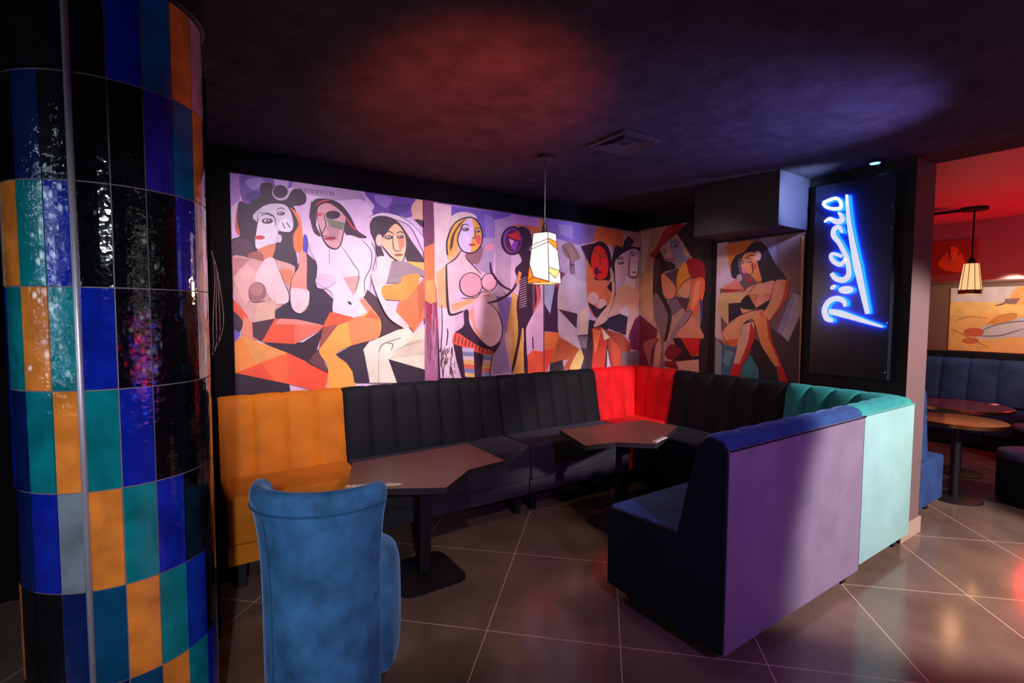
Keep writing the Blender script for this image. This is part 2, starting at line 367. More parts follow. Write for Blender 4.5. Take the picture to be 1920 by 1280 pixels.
# second figure
p.poly([(508, 205), (570, 190), (655, 215), (720, 290), (760, 370), (815, 412), (745, 412), (690, 385), (680, 310), (600, 235), (532, 262), (524, 340), (552, 402), (515, 385), (492, 290)], (54, 28, 44))
for i in range(9): p.ln([(500+i*5, 205+i*3), (486+i*4, 300+i*8)], 4, D)
p.ln([(520, 230), (560, 205), (600, 200)], 9, (206, 50, 60)); p.ln([(690, 290), (730, 350), (760, 372)], 9, (206, 50, 60))
p.poly([(500, 380), (560, 430), (600, 476), (650, 470), (700, 400), (790, 425), (835, 450), (850, 520), (838, 610), (805, 740), (770, 765), (832, 872), (700, 862), (622, 838), (622, 745), (590, 708), (528, 690), (530, 570), (490, 480), (475, 400)], (234, 204, 214))
p.poly([(535, 245), (600, 218), (682, 282), (690, 335), (665, 450), (628, 476), (572, 440), (540, 335)], (206, 152, 156)); p.P([(580, 300), (690, 330), (676, 372), (598, 345)], (112, 122, 92))
p.ell(620, 284, 42, 24, D); p.ell(545, 282, 14, 10, (206, 60, 70)); p.ln([(565, 270), (580, 340), (556, 400), (590, 402)], 6, D)
p.ell(604, 418, 34, 11, (170, 50, 56)); p.ln([(580, 420), (635, 412)], 5, D)
for i in range(10): p.ln([(580+i*2, 345+i*7), (664-i*2, 352+i*8)], 2.5, (90, 60, 70))
p.ln([(540, 340), (575, 440), (628, 478), (665, 450), (690, 335)], 8, D); p.ln([(600, 480), (600, 560)], 3, D)
p.ell(580, 660, 60, 42, (212, 188, 208)); p.ln([(520, 662), (580, 702), (640, 660)], 3, (120, 84, 110)); p.P([(680, 642), (778, 628), (762, 700), (735, 740)], (198, 152, 142))
p.ln([(668, 458), (735, 560), (768, 620), (745, 730)], 4, D); p.ln([(788, 428), (838, 490), (836, 580), (800, 660), (806, 748)], 5, D); p.ln([(840, 440), (868, 500), (848, 600), (828, 740)], 4, (90, 50, 60)); p.ell(716, 786, 14, 7, D, .7)
p.P([(560, 925), (602, 840), (622, 838), (752, 872), (660, 905)], (236, 88, 44)); p.P([(835, 862), (890, 875), (800, 760), (770, 768)], (204, 132, 104))
p.poly([(752, 875), (840, 830), (888, 880), (893, 945), (862, 990), (720, 1030), (638, 1076), (700, 1130), (732, 1180), (742, 1290), (600, 1290), (590, 1150), (540, 1052), (605, 935)], (232, 160, 68))
p.P([(706, 888), (760, 862), (880, 862), (893, 945), (862, 992), (724, 1028)], (206, 130, 76)); p.P([(835, 820), (892, 880), (800, 868)], (228, 96, 54)); p.P([(562, 922), (650, 908), (540, 1052)], (152, 72, 62))
p.P([(638, 1076), (724, 1030), (830, 1000), (792, 1050), (828, 1240), (742, 1240), (732, 1180), (700, 1130)], (52, 36, 54))
# third figure
p.poly([(828, 295), (890, 272), (970, 280), (1060, 318), (1142, 420), (1142, 500), (1060, 350), (940, 300), (860, 300)], (226, 202, 226)); p.ln([(828, 295), (900, 270), (1000, 290), (1080, 345), (1142, 420)], 4, D)
p.poly([(835, 325), (868, 292), (940, 295), (1000, 332), (1060, 420), (1142, 552), (1050, 548), (1024, 450), (980, 355), (925, 400), (890, 440), (912, 520), (876, 518), (860, 440), (836, 380)], (50, 28, 44))
p.poly([(922, 392), (978, 335), (1030, 400), (1034, 490), (1012, 548), (955, 522), (905, 465), (905, 420)], (238, 182, 146)); p.P([(985, 400), (1026, 410), (1026, 460), (1000, 490)], (232, 128, 98)); p.ell(884, 428, 20, 34, (226, 182, 170))
face_bits(p, [(937, 412, 24), (1004, 408, 20)], [(962, 395), (962, 450), (974, 488), (1010, 486)], (994, 512, 26, 7), 6, (150, 70, 70)); p.ln([(905, 465), (960, 528), (1015, 550), (1034, 490)], 6, D)
p.poly([(870, 530), (910, 520), (970, 545), (945, 620), (912, 700), (908, 752), (1000, 858), (1056, 915), (1020, 928), (930, 862), (862, 720), (835, 620), (868, 590)], (232, 194, 192))
p.P([(955, 545), (1030, 550), (1142, 600), (1142, 640), (1110, 624), (1020, 632), (1000, 672), (925, 672)], (144, 126, 134)); p.P([(1030, 548), (1142, 556), (1142, 602)], (236, 172, 76))
p.P([(1040, 900), (980, 835), (1000, 770), (1100, 690), (1142, 640), (1142, 870), (1080, 952)], (206, 114, 66)); p.P([(1100, 690), (1142, 660), (1142, 800), (1110, 900)], (184, 92, 56))
p.poly([(905, 690), (1000, 672), (1022, 632), (1112, 622), (1100, 690), (1062, 740), (1020, 768), (925, 765), (900, 740)], (228, 142, 52)); p.ln([(835, 620), (862, 720), (930, 862), (1015, 925)], 4, D)
p.P([(985, 940), (1050, 925), (1078, 958), (1142, 905), (1142, 1165), (935, 1105), (1002, 1240), (830, 1240), (800, 1080), (792, 1050), (830, 1008)], (224, 214, 192)); p.P([(1060, 1000), (1142, 985), (1142, 1080), (935, 1105)], (206, 192, 170))
p.ln([(880, 1070), (905, 1020), (1010, 985)], 5, (70, 60, 60)); p.ln([(925, 1015), (960, 1020), (950, 1060)], 5, (70, 60, 60)); p.ln([(960, 1070), (1030, 1030), (1130, 1000)], 3, (110, 96, 90)); p.ln([(880, 1080), (880, 1240)], 3, (120, 110, 100)); p.ln([(935, 1105), (985, 1160), (1002, 1240)], 4, D)
p.P([(935, 1105), (1142, 1165), (1142, 1290), (1002, 1290)], (48, 30, 50))
# ---- plum band
p.P([(1136, 192), (1214, 204), (1218, 1300), (1144, 1300)], (168, 100, 140)); p.P([(1136, 192), (1205, 204), (1210, 460), (1138, 480)], (116, 40, 84)); p.P([(1140, 470), (1205, 440), (1210, 790), (1142, 780)], (216, 116, 54))
p.P([(1150, 660), (1200, 650), (1205, 800), (1145, 800)], (232, 150, 80)); p.P([(1143, 770), (1175, 790), (1212, 780), (1212, 960), (1180, 940), (1145, 970)], (150, 26, 62))
for i in range(22): x = 1146+i*3; p.ln([(x, 940+random.uniform(-160, 40)), (x+random.uniform(-3, 3), 1010+random.uniform(0, 170))], 3.5, random.choice([(120, 40, 80), (180, 110, 150), (92, 36, 62), (214, 160, 190)]))
# ---- middle third
p.org(780, 380, 3.657)
p.P([(112, 0), (862, 110), (868, 1200), (160, 1200)], (226, 186, 222))
p.P([(118, 10), (235, 30), (235, 380), (205, 700), (150, 690), (122, 520)], (242, 206, 204)); p.P([(130, 480), (200, 430), (215, 720), (150, 720)], (238, 172, 120))
p.P([(236, 22), (645, 80), (640, 200), (540, 290), (450, 300), (370, 90), (236, 100)], (118, 90, 180)); p.P([(460, 70), (530, 110), (530, 280), (470, 250)], (150, 120, 190)); p.P([(390, 250), (535, 240), (520, 480), (640, 570), (620, 660), (500, 500), (400, 450)], (176, 148, 182))
p.P([(530, 120), (650, 90), (640, 640), (540, 560)], (196, 160, 190)); p.P([(470, 290), (530, 280), (520, 330), (470, 330)], (236, 140, 160)); p.P([(640, 80), (865, 112), (865, 200), (640, 160)], (222, 160, 206)); p.P([(650, 150), (830, 165), (850, 230), (700, 240)], (236, 132, 76)); p.P([(834, 108), (868, 112), (868, 340), (842, 260)], (234, 150, 70))
p.P([(540, 640), (690, 650), (660, 900), (580, 1080), (520, 1150), (590, 900)], (142, 112, 202)); p.P([(520, 900), (600, 860), (640, 1160), (520, 1170)], (170, 140, 206)); p.P([(655, 610), (700, 640), (745, 1170), (650, 1170), (612, 900)], (232, 168, 92)); p.P([(600, 900), (650, 860), (650, 1040), (610, 1010)], (236, 180, 160))
p.P([(745, 780), (865, 560), (865, 1040), (750, 1050)], (220, 176, 216)); p.P([(748, 1050), (790, 1010), (865, 1020), (866, 1170), (745, 1170)], (242, 92, 62)); p.P([(160, 740), (260, 700), (260, 1180), (160, 1190)], (232, 206, 228))
for i in range(34): x = random.uniform(160, 260); y = random.uniform(960, 1150); p.ln([(x, y), (x+random.uniform(-10, 10), y+random.uniform(20, 70))], random.uniform(4, 10), random.choice([(70, 40, 50), (120, 80, 80), (96, 60, 54)]))
p.ln([(168, 700), (172, 850), (165, 1000), (175, 1190)], 8, (90, 50, 80)); p.ln([(205, 860), (210, 900), (200, 980)], 9, (60, 36, 50)); p.ln([(790, 920), (794, 1000)], 9, (60, 36, 60))
p.poly([(225, 110), (290, 68), (380, 78), (405, 112), (320, 112), (235, 180)], (228, 208, 196)); p.poly([(330, 340), (442, 300), (440, 380), (405, 425), (350, 400)], (146, 96, 104)); p.poly([(205, 330), (225, 400), (300, 330), (250, 250)], (236, 180, 130))
p.poly([(276, 300), (330, 345), (332, 380), (442, 492), (300, 520), (280, 600), (288, 690), (420, 640), (440, 610), (495, 605), (503, 655), (480, 672), (400, 690), (300, 748), (240, 752), (218, 720), (205, 600), (206, 480), (212, 420), (290, 360)], (243, 192, 202)); p.P([(230, 700), (400, 640), (380, 680), (250, 745)], (236, 172, 124))
p.poly([(225, 190), (300, 115), (372, 105), (330, 150), (290, 205), (282, 300), (225, 372), (206, 300)], (236, 174, 70)); p.poly([(310, 150), (372, 108), (392, 200), (372, 260), (368, 335), (340, 342), (300, 322), (274, 250)], (226, 202, 240)); p.poly([(376, 110), (430, 165), (442, 260), (405, 330), (368, 345), (374, 260), (390, 200)], (236, 168, 62)); p.ell(420, 255, 16, 32, (238, 76, 92))
for i in range(5): p.ln([(330-i*10, 112+i*8), (262-i*6, 200+i*8), (240-i*4, 310+i*6)], 5, (90, 46, 30))
p.ln([(208, 360), (206, 260), (260, 140), (370, 103), (432, 165), (443, 270), (400, 335), (345, 345), (300, 322), (276, 258), (300, 180), (315, 150)], 9, D, False)
face_bits(p, [(330, 185, 25), (413, 198, 17)], [(388, 185), (400, 240), (372, 245)], (376, 290, 24, 9), 6)
p.ln([(200, 425), (204, 600), (216, 745), (245, 766), (315, 742)], 16, D); p.ln([(200, 425), (260, 385), (300, 330)], 9, D); p.ln([(335, 385), (390, 440), (440, 492)], 7, D)
p.poly([(400, 690), (470, 678), (540, 735), (582, 850), (562, 950), (512, 1002), (430, 955), (365, 850), (350, 760)], (243, 190, 222)); p.P([(352, 760), (384, 712), (400, 850), (470, 960), (405, 905)], (238, 162, 132)); p.ln([(480, 680), (545, 740), (583, 850), (565, 950), (515, 1010)], 8, D)
p.poly([(320, 745), (350, 740), (360, 830), (420, 920), (500, 985), (570, 945), (548, 1000), (510, 1035), (420, 1000), (330, 940), (250, 900), (318, 840)], (60, 26, 62))
p.ell(367, 562, 80, 84, D); p.ell(367, 562, 74, 78, (243, 162, 180)); p.ell(491, 545, 56, 62, D); p.ell(491, 545, 50, 56, (243, 170, 190)); p.P([(440, 610), (500, 600), (503, 640), (430, 660)], (240, 182, 192)); p.ln([(300, 655), (400, 650), (440, 612), (500, 612)], 6, D); p.ln([(450, 640), (498, 634)], 4, D)
p.poly([(250, 900), (285, 895), (345, 935), (430, 985), (515, 1015), (512, 1038), (420, 1028), (330, 1000), (248, 968)], (240, 92, 72))
for i in range(11): x = 262+i*24; y = 905+i*10.5; p.ln([(x, y), (x-8, y+52-i*2.6)], 7, D)
p.P([(250, 968), (308, 985), (345, 1200), (305, 1200)], (58, 26, 58)); p.P([(385, 1015), (450, 1040), (445, 1200), (392, 1200)], (62, 28, 60))
for k, (xa, xb, y0) in enumerate(((305, 385, 990), (450, 503, 1042))):
    cols = [(196, 184, 222), (128, 138, 190), (232, 200, 210), (240, 190, 112), (236, 112, 92), (128, 138, 190), (240, 196, 130), (236, 116, 96)]
    n = 7 if k == 0 else 5
    for i in range(n):
        h = (1190-y0)/n; s0 = (i*(15 if k == 0 else -8)/n); s1 = ((i+1)*(15 if k == 0 else -8)/n)
        p.P([(xa+s0*1.4, y0+i*h), (xb+s0*.4, y0+i*h+6), (xb+s1*.4, y0+(i+1)*h+6), (xa+s1*1.4, y0+(i+1)*h)], cols[(i+k) % 8])
p.ln([(515, 1010), (505, 1100), (495, 1190)], 7, D); p.ln([(250, 968), (275, 1080), (305, 1190)], 7, D)
B2 = (58, 24, 56)
p.ln([(640, 600), (570, 560), (510, 480), (500, 410)], 15, B2); p.ln([(480, 688), (560, 665), (650, 600), (705, 490)], 17, B2)
p.poly([(705, 350), (780, 340), (782, 520), (830, 560), (838, 660), (800, 745), (755, 830), (742, 900), (755, 1150), (733, 1150), (726, 950), (716, 850), (700, 960), (662, 1130), (644, 1150), (690, 900), (680, 700), (702, 560), (668, 460), (715, 400)], B2)
p.ell(715, 262, 68, 96, B2); p.ln([(770, 200), (785, 280), (750, 330)], 5, (150, 110, 150)); p.ell(652, 262, 80, 98, (56, 16, 50)); p.ell(650, 262, 64, 84, (140, 84, 150)); p.ell(654, 262, 56, 76, (96, 22, 84)); p.P([(615, 225), (690, 195), (705, 262), (650, 250)], (226, 40, 52)); p.P([(640, 260), (690, 270), (670, 330), (640, 320)], (150, 64, 190)); p.P([(625, 250), (660, 262), (640, 300)], (238, 180, 210))
for i in range(13): y = 520+i*16; p.ln([(700-i*.5, y+8), (745, y-8)], 4, (222, 176, 206)); p.ln([(786, y+36), (800, y+46)], 4, (222, 176, 206))
p.poly([(808, 560), (830, 590), (832, 680), (795, 745), (815, 660)], (236, 92, 96)); p.P([(690, 470), (712, 480), (690, 560), (672, 560)], (232, 150, 100)); p.P([(712, 860), (724, 860), (726, 950), (716, 980)], (236, 180, 130))
# ---- right third
p.P([(865, 108), (1522, 210), (1520, 1180), (866, 1190)], (198, 172, 204)); p.P([(866, 110), (1235, 168), (1225, 262), (1100, 292), (960, 250), (868, 260)], (138, 110, 194)); p.P([(960, 150), (1060, 160), (1060, 250), (980, 220)], (170, 148, 204)); p.P([(1222, 166), (1522, 210), (1522, 310), (1340, 330), (1190, 300)], (204, 104, 62)); p.P([(1400, 190), (1522, 208), (1522, 1180), (1470, 1180), (1490, 500), (1400, 280)], (206, 158, 132))
p.P([(1130, 290), (1230, 262), (1330, 300), (1330, 560), (1160, 600)], (196, 150, 180)); p.P([(870, 560), (940, 568), (905, 762), (866, 660)], (168, 178, 228)); p.P([(938, 568), (962, 570), (972, 890), (866, 880), (866, 690), (905, 762)], (68, 30, 72)); p.ell(972, 530, 52, 56, (140, 62, 96))
p.poly([(960, 600), (1000, 500), (1060, 470), (1140, 530), (1168, 640), (1165, 900), (1100, 912), (972, 900), (958, 760)], (206, 188, 210)); p.poly([(1040, 290), (1110, 330), (1150, 460), (1140, 540), (1060, 500), (1000, 440)], (192, 172, 202)); p.poly([(985, 300), (1040, 270), (1080, 310), (1112, 380), (1060, 398), (1010, 370)], (160, 120, 110)); p.P([(1035, 395), (1072, 400), (1076, 492), (1040, 490)], (150, 110, 124)); p.ln([(990, 300), (1040, 380), (1045, 470)], 5, D); p.ln([(1050, 290), (1100, 380)], 5, (90, 60, 60)); p.ln([(1040, 430), (1070, 428)], 9, D); p.P([(960, 728), (1092, 760), (1085, 862)], (70, 46, 62)); p.P([(1100, 740), (1160, 720), (1162, 890), (1104, 890)], (226, 196, 176))
p.P([(866, 885), (970, 890), (960, 960), (905, 1100), (866, 1170)], (236, 122, 62)); p.P([(866, 1010), (930, 1000), (890, 1140), (866, 1170)], (242, 72, 52)); p.P([(975, 905), (1100, 912), (1112, 1010), (1040, 990), (960, 925)], (216, 192, 208)); p.P([(965, 915), (1105, 1000), (1062, 1140), (990, 1140), (1030, 1070), (900, 1100)], (192, 92, 54)); p.poly([(1108, 1005), (1137, 1060), (1100, 1140), (1040, 1140), (1070, 1060)], (232, 194, 122)); p.P([(1090, 908), (1172, 900), (1172, 1150), (1110, 1150), (1136, 1060)], (70, 46, 70)); p.P([(905, 1100), (990, 1075), (1000, 1160), (900, 1160)], (52, 30, 50))
for i in range(10): p.ln([(1096+i*7, 915), (1104+i*6, 995)], 3, (196, 180, 200))
p.P([(1170, 800), (1300, 830), (1290, 1180), (1140, 1180)], (52, 30, 44))
p.P([(1112, 300), (1200, 280), (1180, 480), (1150, 380)], (70, 34, 64)); p.poly([(1170, 330), (1220, 272), (1280, 280), (1316, 350), (1322, 480), (1296, 540), (1200, 520), (1165, 430)], (52, 24, 46)); p.P([(1155, 385), (1210, 500), (1200, 545), (1160, 480)], (222, 112, 54))
p.poly([(1155, 480), (1200, 530), (1310, 540), (1330, 640), (1290, 730), (1220, 790), (1165, 700)], (216, 118, 84)); p.poly([(1215, 300), (1270, 320), (1300, 400), (1292, 500), (1240, 530), (1195, 480), (1185, 380)], (222, 46, 40)); face_bits(p, [(1212, 350, 14), (1268, 370, 14)], [(1240, 350), (1248, 420), (1228, 440)], (1240, 476, 20, 8), 5, (90, 20, 60)); p.P([(1210, 440), (1235, 450), (1225, 510), (1205, 480)], (60, 30, 90))
p.ell(1198, 655, 38, 42, (226, 184, 190)); p.ell(1258, 695, 32, 36, (226, 188, 190)); p.poly([(1165, 690), (1200, 702), (1240, 728), (1290, 700), (1262, 765), (1216, 785)], (48, 28, 44))
p.P([(1350, 290), (1400, 310), (1410, 262), (1440, 232), (1478, 265), (1455, 300), (1545, 312), (1505, 348), (1460, 325), (1380, 385), (1345, 470), (1352, 640), (1322, 612), (1292, 582), (1330, 520), (1322, 400)], (42, 30, 48)); p.P([(1420, 262), (1450, 248), (1460, 290), (1430, 300)], (74, 60, 76))
p.poly([(1350, 400), (1400, 350), (1470, 318), (1515, 350), (1502, 500), (1450, 510), (1412, 560), (1352, 480)], (206, 166, 182)); p.P([(1455, 372), (1502, 368), (1503, 500), (1452, 497)], (228, 210, 214)); p.P([(1422, 505), (1485, 532), (1482, 590), (1410, 562)], (226, 200, 196))
face_bits(p, [(1385, 415, 22), (1465, 362, 15)], [(1450, 370), (1442, 500), (1500, 502), (1506, 400)], (1474, 478, 16, 5), 7, (90, 50, 60)); p.ln([(1412, 565), (1480, 600), (1510, 640)], 6, D); p.ln([(1350, 385), (1400, 370)], 7, D)
p.poly([(1400, 565), (1500, 610), (1512, 670), (1480, 800), (1440, 922), (1415, 880), (1430, 780), (1290, 805), (1345, 650)], (224, 166, 140)); p.ell(1410, 745, 38, 36, (222, 186, 182)); p.P([(1290, 790), (1380, 760), (1432, 782), (1420, 905), (1300, 860), (1270, 830)], (46, 30, 46))
p.poly([(1310, 450), (1335, 490), (1345, 620), (1310, 760), (1280, 815), (1200, 850), (1240, 770), (1310, 680), (1325, 580)], (220, 172, 146)); p.ln([(1310, 450), (1345, 560), (1335, 680), (1285, 800)], 4, D)
p.P([(1190, 860), (1250, 850), (1292, 940), (1272, 1150), (1185, 1150), (1196, 1000)], (192, 52, 36)); p.P([(1190, 860), (1252, 880), (1230, 960), (1210, 1040)], (228, 114, 62)); p.P([(1268, 862), (1400, 900), (1465, 980), (1400, 1150), (1325, 1150), (1290, 960)], (154, 58, 42)); p.P([(1300, 900), (1380, 1000), (1385, 1130), (1340, 1130)], (188, 70, 46)); p.P([(1250, 852), (1312, 922), (1272, 942)], (232, 200, 170)); p.P([(1392, 1022), (1520, 1012), (1520, 1150), (1392, 1150)], (112, 88, 96)); p.P([(1440, 905), (1480, 800), (1520, 770), (1520, 1010), (1455, 1000)], (112, 32, 58))
p.build('print', m_paint, mural, [(0, -3.862, -.006), (2, .96, 2.502)]).data.transform(Matrix.Translation(-mural.location))

# ---- the same print carried round the corner
mural2 = thing('wall_mural', (0, -.45, 1.7), 'narrow mural of a figure in a red hat, right of the red corner', 'mural')
b = MB(); b.box(-.006, -.0005, -.90, -.008, .95, 2.505); part(b, 'panel', mat('mural_backing_side', (40, 26, 34), .6), mural2)
p = Paint(0, -.007); p.org(1180, 400, 3.764)
p.P([(30, 120), (600, 20), (600, 1200), (30, 1150)], (188, 146, 122)); p.P([(60, 140), (160, 120), (100, 420), (60, 420)], (206, 176, 164)); p.poly([(80, 480), (160, 430), (165, 750), (112, 705), (72, 600)], (208, 158, 118)); p.P([(40, 400), (62, 400), (62, 940), (40, 940)], (130, 100, 104)); p.P([(52, 700), (200, 820), (160, 1120), (40, 1120)], (112, 30, 52))
p.P([(330, 130), (420, 40), (600, 20), (600, 1200), (480, 1180), (500, 800), (540, 380), (440, 310)], (38, 24, 30))
p.poly([(180, 300), (240, 262), (330, 380), (232, 430), (262, 600), (300, 720), (262, 900), (232, 860), (170, 680)], (46, 28, 36)); p.poly([(180, 560), (240, 640), (272, 740), (242, 920), (246, 1080), (214, 1080), (225, 900), (172, 720)], (128, 96, 104)); p.P([(180, 320), (215, 330), (215, 420), (175, 560)], (90, 46, 56))
p.poly([(220, 240), (300, 180), (352, 185), (384, 235), (385, 290), (440, 322), (400, 362), (342, 375), (300, 345), (252, 330)], (138, 122, 150)); p.P([(215, 245), (290, 195), (300, 310), (250, 335)], (204, 146, 146)); p.ell(372, 220, 13, 20, (196, 130, 124)); face_bits(p, [(248, 272, 14), (318, 228, 24)], [(228, 280), (258, 330), (276, 312)], (302, 325, 14, 9), 5)
p.poly([(150, 290), (195, 235), (240, 130), (300, 82), (385, 78), (330, 150), (250, 212), (178, 312)], (158, 26, 32)); p.P([(195, 235), (240, 130), (300, 82), (320, 110), (240, 200)], (190, 44, 40)); p.ln([(180, 290), (250, 210), (370, 90)], 5, (120, 90, 80))
p.P([(232, 430), (350, 385), (335, 530)], (84, 62, 74)); p.poly([(380, 350), (415, 372), (432, 450), (385, 500), (340, 552), (335, 450)], (230, 144, 44)); p.poly([(410, 330), (500, 328), (546, 395), (540, 460), (440, 455)], (158, 22, 34)); p.ln([(345, 540), (390, 480), (460, 450), (540, 458)], 6, D)
p.poly([(230, 425), (300, 480), (335, 540), (320, 590), (282, 607), (242, 575)], (226, 138, 96)); p.poly([(340, 552), (430, 470), (442, 560), (420, 592), (368, 592)], (222, 142, 110)); p.ln([(242, 575), (285, 607), (330, 570), (338, 460)], 6, D); p.ln([(340, 555), (370, 592), (425, 590), (438, 470)], 5, D)
p.P([(275, 620), (340, 580), (392, 650), (310, 722)], (116, 90, 100)); p.P([(330, 590), (430, 600), (400, 690), (360, 640)], (84, 52, 60)); p.poly([(450, 470), (530, 462), (522, 600), (455, 735), (372, 832), (350, 820), (398, 690), (440, 600)], (232, 100, 52)); p.P([(470, 480), (500, 470), (490, 600), (430, 720), (450, 600)], (240, 142, 96)); p.poly([(392, 692), (440, 702), (335, 862), (258, 975), (262, 925)], (156, 120, 136)); p.ln([(392, 692), (445, 700), (360, 830)], 5, D)
p.poly([(450, 728), (518, 840), (516, 882), (352, 872), (350, 832), (412, 768)], (224, 146, 116)); p.P([(360, 878), (502, 878), (492, 990), (442, 1010), (398, 980)], (206, 26, 28)); p.P([(308, 880), (362, 878), (442, 1010), (502, 1000), (482, 1042), (300, 1042), (352, 990)], (32, 20, 28)); p.poly([(250, 992), (300, 922), (372, 972), (300, 1032)], (118, 22, 42)); p.P([(328, 1045), (492, 1030), (496, 1180), (360, 1180)], (214, 156, 138)); p.poly([(102, 915), (210, 880), (162, 970), (150, 1080), (118, 1000)], (156, 84, 84)); p.ln([(210, 880), (165, 960), (152, 1080)], 6, D); p.P([(250, 1040), (330, 1045), (350, 1100), (250, 1080)], (120, 26, 40)); p.P([(498, 600), (522, 620), (522, 780), (505, 740)], (70, 60, 120)); p.P([(530, 100), (575, 90), (590, 1150), (500, 1150), (545, 700)], (30, 20, 26))
p.build('print', m_paint, mural2, [(1, -.897, -.008), (2, .96, 2.502)]).data.transform(Matrix.Translation(-mural2.location))

pic = thing('canvas_picture', (0, -1.38, 1.6), 'picture of a cross-legged figure in red shoes, left of the glowing sign', 'picture')
b = MB(); b.box(-.016, -.0005, -1.745, -.965, 1.0, 2.262); part(b, 'canvas', mat('picture_backing', (70, 46, 50), .6), pic)
p = Paint(0, -.017); p.org(1180, 400, 3.764)
p.P([(605, 215), (1245, 128), (1240, 1300), (600, 1250)], (116, 80, 80)); p.P([(605, 212), (700, 200), (720, 450), (760, 470), (640, 530), (650, 900), (600, 870)], (204, 172, 178)); p.P([(925, 180), (1035, 166), (1045, 420), (1000, 330)], (136, 120, 142)); p.P([(1035, 166), (1245, 130), (1225, 420), (1100, 470), (1045, 340)], (126, 92, 96)); p.P([(1045, 400), (1225, 380), (1220, 570), (1100, 590)], (140, 96, 92))
p.poly([(688, 228), (780, 200), (850, 192), (885, 208), (800, 290), (745, 300), (718, 410), (700, 330)], (218, 124, 42)); p.P([(650, 560), (815, 552), (802, 640), (700, 640), (700, 790), (640, 720), (615, 640)], (208, 164, 118)); p.P([(700, 635), (805, 628), (792, 720), (700, 765)], (40, 26, 54)); p.P([(610, 870), (652, 932), (646, 1200), (602, 1200)], (136, 136, 146))
p.P([(1000, 800), (1120, 900), (1215, 720), (1212, 1250), (1100, 1250), (1000, 900)], (72, 40, 46)); p.P([(1150, 562), (1218, 580), (1212, 700), (1122, 905), (1045, 830)], (174, 156, 160)); p.P([(1150, 562), (1170, 600), (1075, 860), (1045, 830)], (140, 130, 160)); p.P([(880, 880), (935, 920), (1032, 1080), (1062, 1250), (900, 1250), (850, 1000)], (28, 17, 26)); p.P([(650, 920), (765, 935), (742, 1060), (715, 1250), (650, 1250)], (62, 98, 124)); p.P([(680, 960), (740, 980), (700, 1080), (660, 1050)], (96, 132, 150)); p.P([(800, 1070), (860, 1000), (912, 1100), (915, 1250), (780, 1250)], (52, 112, 122))
p.poly([(722, 350), (760, 295), (810, 270), (880, 203), (960, 225), (1020, 335), (1112, 470), (1040, 492), (940, 492), (905, 400), (810, 400), (765, 460), (722, 425)], (38, 26, 34)); p.poly([(770, 335), (820, 320), (852, 372), (802, 440), (855, 520), (840, 528), (792, 480)], (94, 84, 96)); p.poly([(808, 292), (850, 272), (884, 282), (912, 380), (935, 470), (902, 482), (862, 440), (792, 380)], (224, 136, 74)); p.ell(905, 300, 26, 36, (220, 154, 134)); p.ell(880, 372, 22, 24, (222, 84, 60)); face_bits(p, [(846, 340, 17), (800, 352, 12)], [(868, 340), (874, 410), (850, 430)], (848, 470, 22, 9), 6); p.ln([(808, 320), (860, 296), (892, 300)], 6, D); p.ell(818, 402, 24, 22, (210, 120, 120)); p.ln([(820, 410), (840, 480), (870, 520)], 6, (190, 30, 40))
p.P([(640, 532), (762, 462), (815, 545), (700, 558)], (218, 126, 112)); p.P([(640, 532), (815, 538), (700, 558)], (170, 30, 40)); p.ell(778, 455, 20, 26, (180, 150, 160)); p.poly([(820, 545), (880, 505), (950, 490), (1030, 480), (1012, 600), (960, 692), (900, 672), (800, 702), (792, 620)], (220, 146, 116)); p.P([(840, 572), (912, 570), (890, 665)], (208, 116, 74)); p.poly([(790, 622), (838, 575), (868, 620), (892, 672), (800, 672)], (26, 18, 30)); p.P([(893, 668), (1002, 600), (960, 702)], (26, 18, 30)); p.ln([(838, 575), (870, 530), (900, 500)], 4, D); p.ln([(1000, 600), (1028, 485)], 5, D); p.ell(982, 582, 20, 18, (224, 110, 74))
p.poly([(1032, 480), (1110, 470), (1137, 500), (1102, 620), (992, 752), (960, 690), (1012, 600)], (222, 140, 96)); p.poly([(1112, 475), (1137, 500), (1102, 620), (994, 756), (1075, 620)], (196, 58, 32)); p.poly([(655, 840), (780, 722), (900, 680), (962, 690), (985, 760), (880, 752), (800, 785), (762, 932), (680, 922)], (224, 150, 110)); p.P([(665, 900), (770, 880), (762, 934), (690, 925)], (214, 96, 50)); p.ln([(780, 722), (880, 684), (960, 690)], 5, D); p.ln([(655, 850), (700, 930), (762, 936)], 5, D)
p.P([(800, 785), (882, 760), (884, 870), (784, 1062), (738, 1056)], (218, 156, 134)); p.P([(860, 765), (888, 830), (882, 900), (802, 1068), (780, 1062), (842, 900)], (198, 26, 26)); p.P([(880, 752), (965, 715), (1005, 900), (1078, 1075), (1032, 1082), (932, 930)], (226, 130, 68)); p.P([(965, 715), (985, 760), (1010, 900), (1082, 1075), (1068, 1078), (985, 880)], (190, 50, 30)); p.ln([(800, 785), (840, 755), (880, 760), (932, 930), (1032, 1082)], 6, D); p.ell(938, 712, 16, 22, (226, 96, 60)); p.P([(738, 1056), (795, 1066), (778, 1150), (712, 1146)], (208, 26, 28)); p.P([(1044, 1080), (1086, 1080), (1125, 1190), (1066, 1190)], (208, 26, 28))
p.P([(1219, 162), (1241, 160), (1217, 1230), (1198, 1230)], (210, 146, 84)); p.P([(1241, 100), (1256, 100), (1250, 1300), (1218, 1300)], (60, 40, 44))
p.build('print', m_paint, pic, [(1, -1.743, -.967), (2, 1.003, 2.26)]).data.transform(Matrix.Translation(-pic.location))

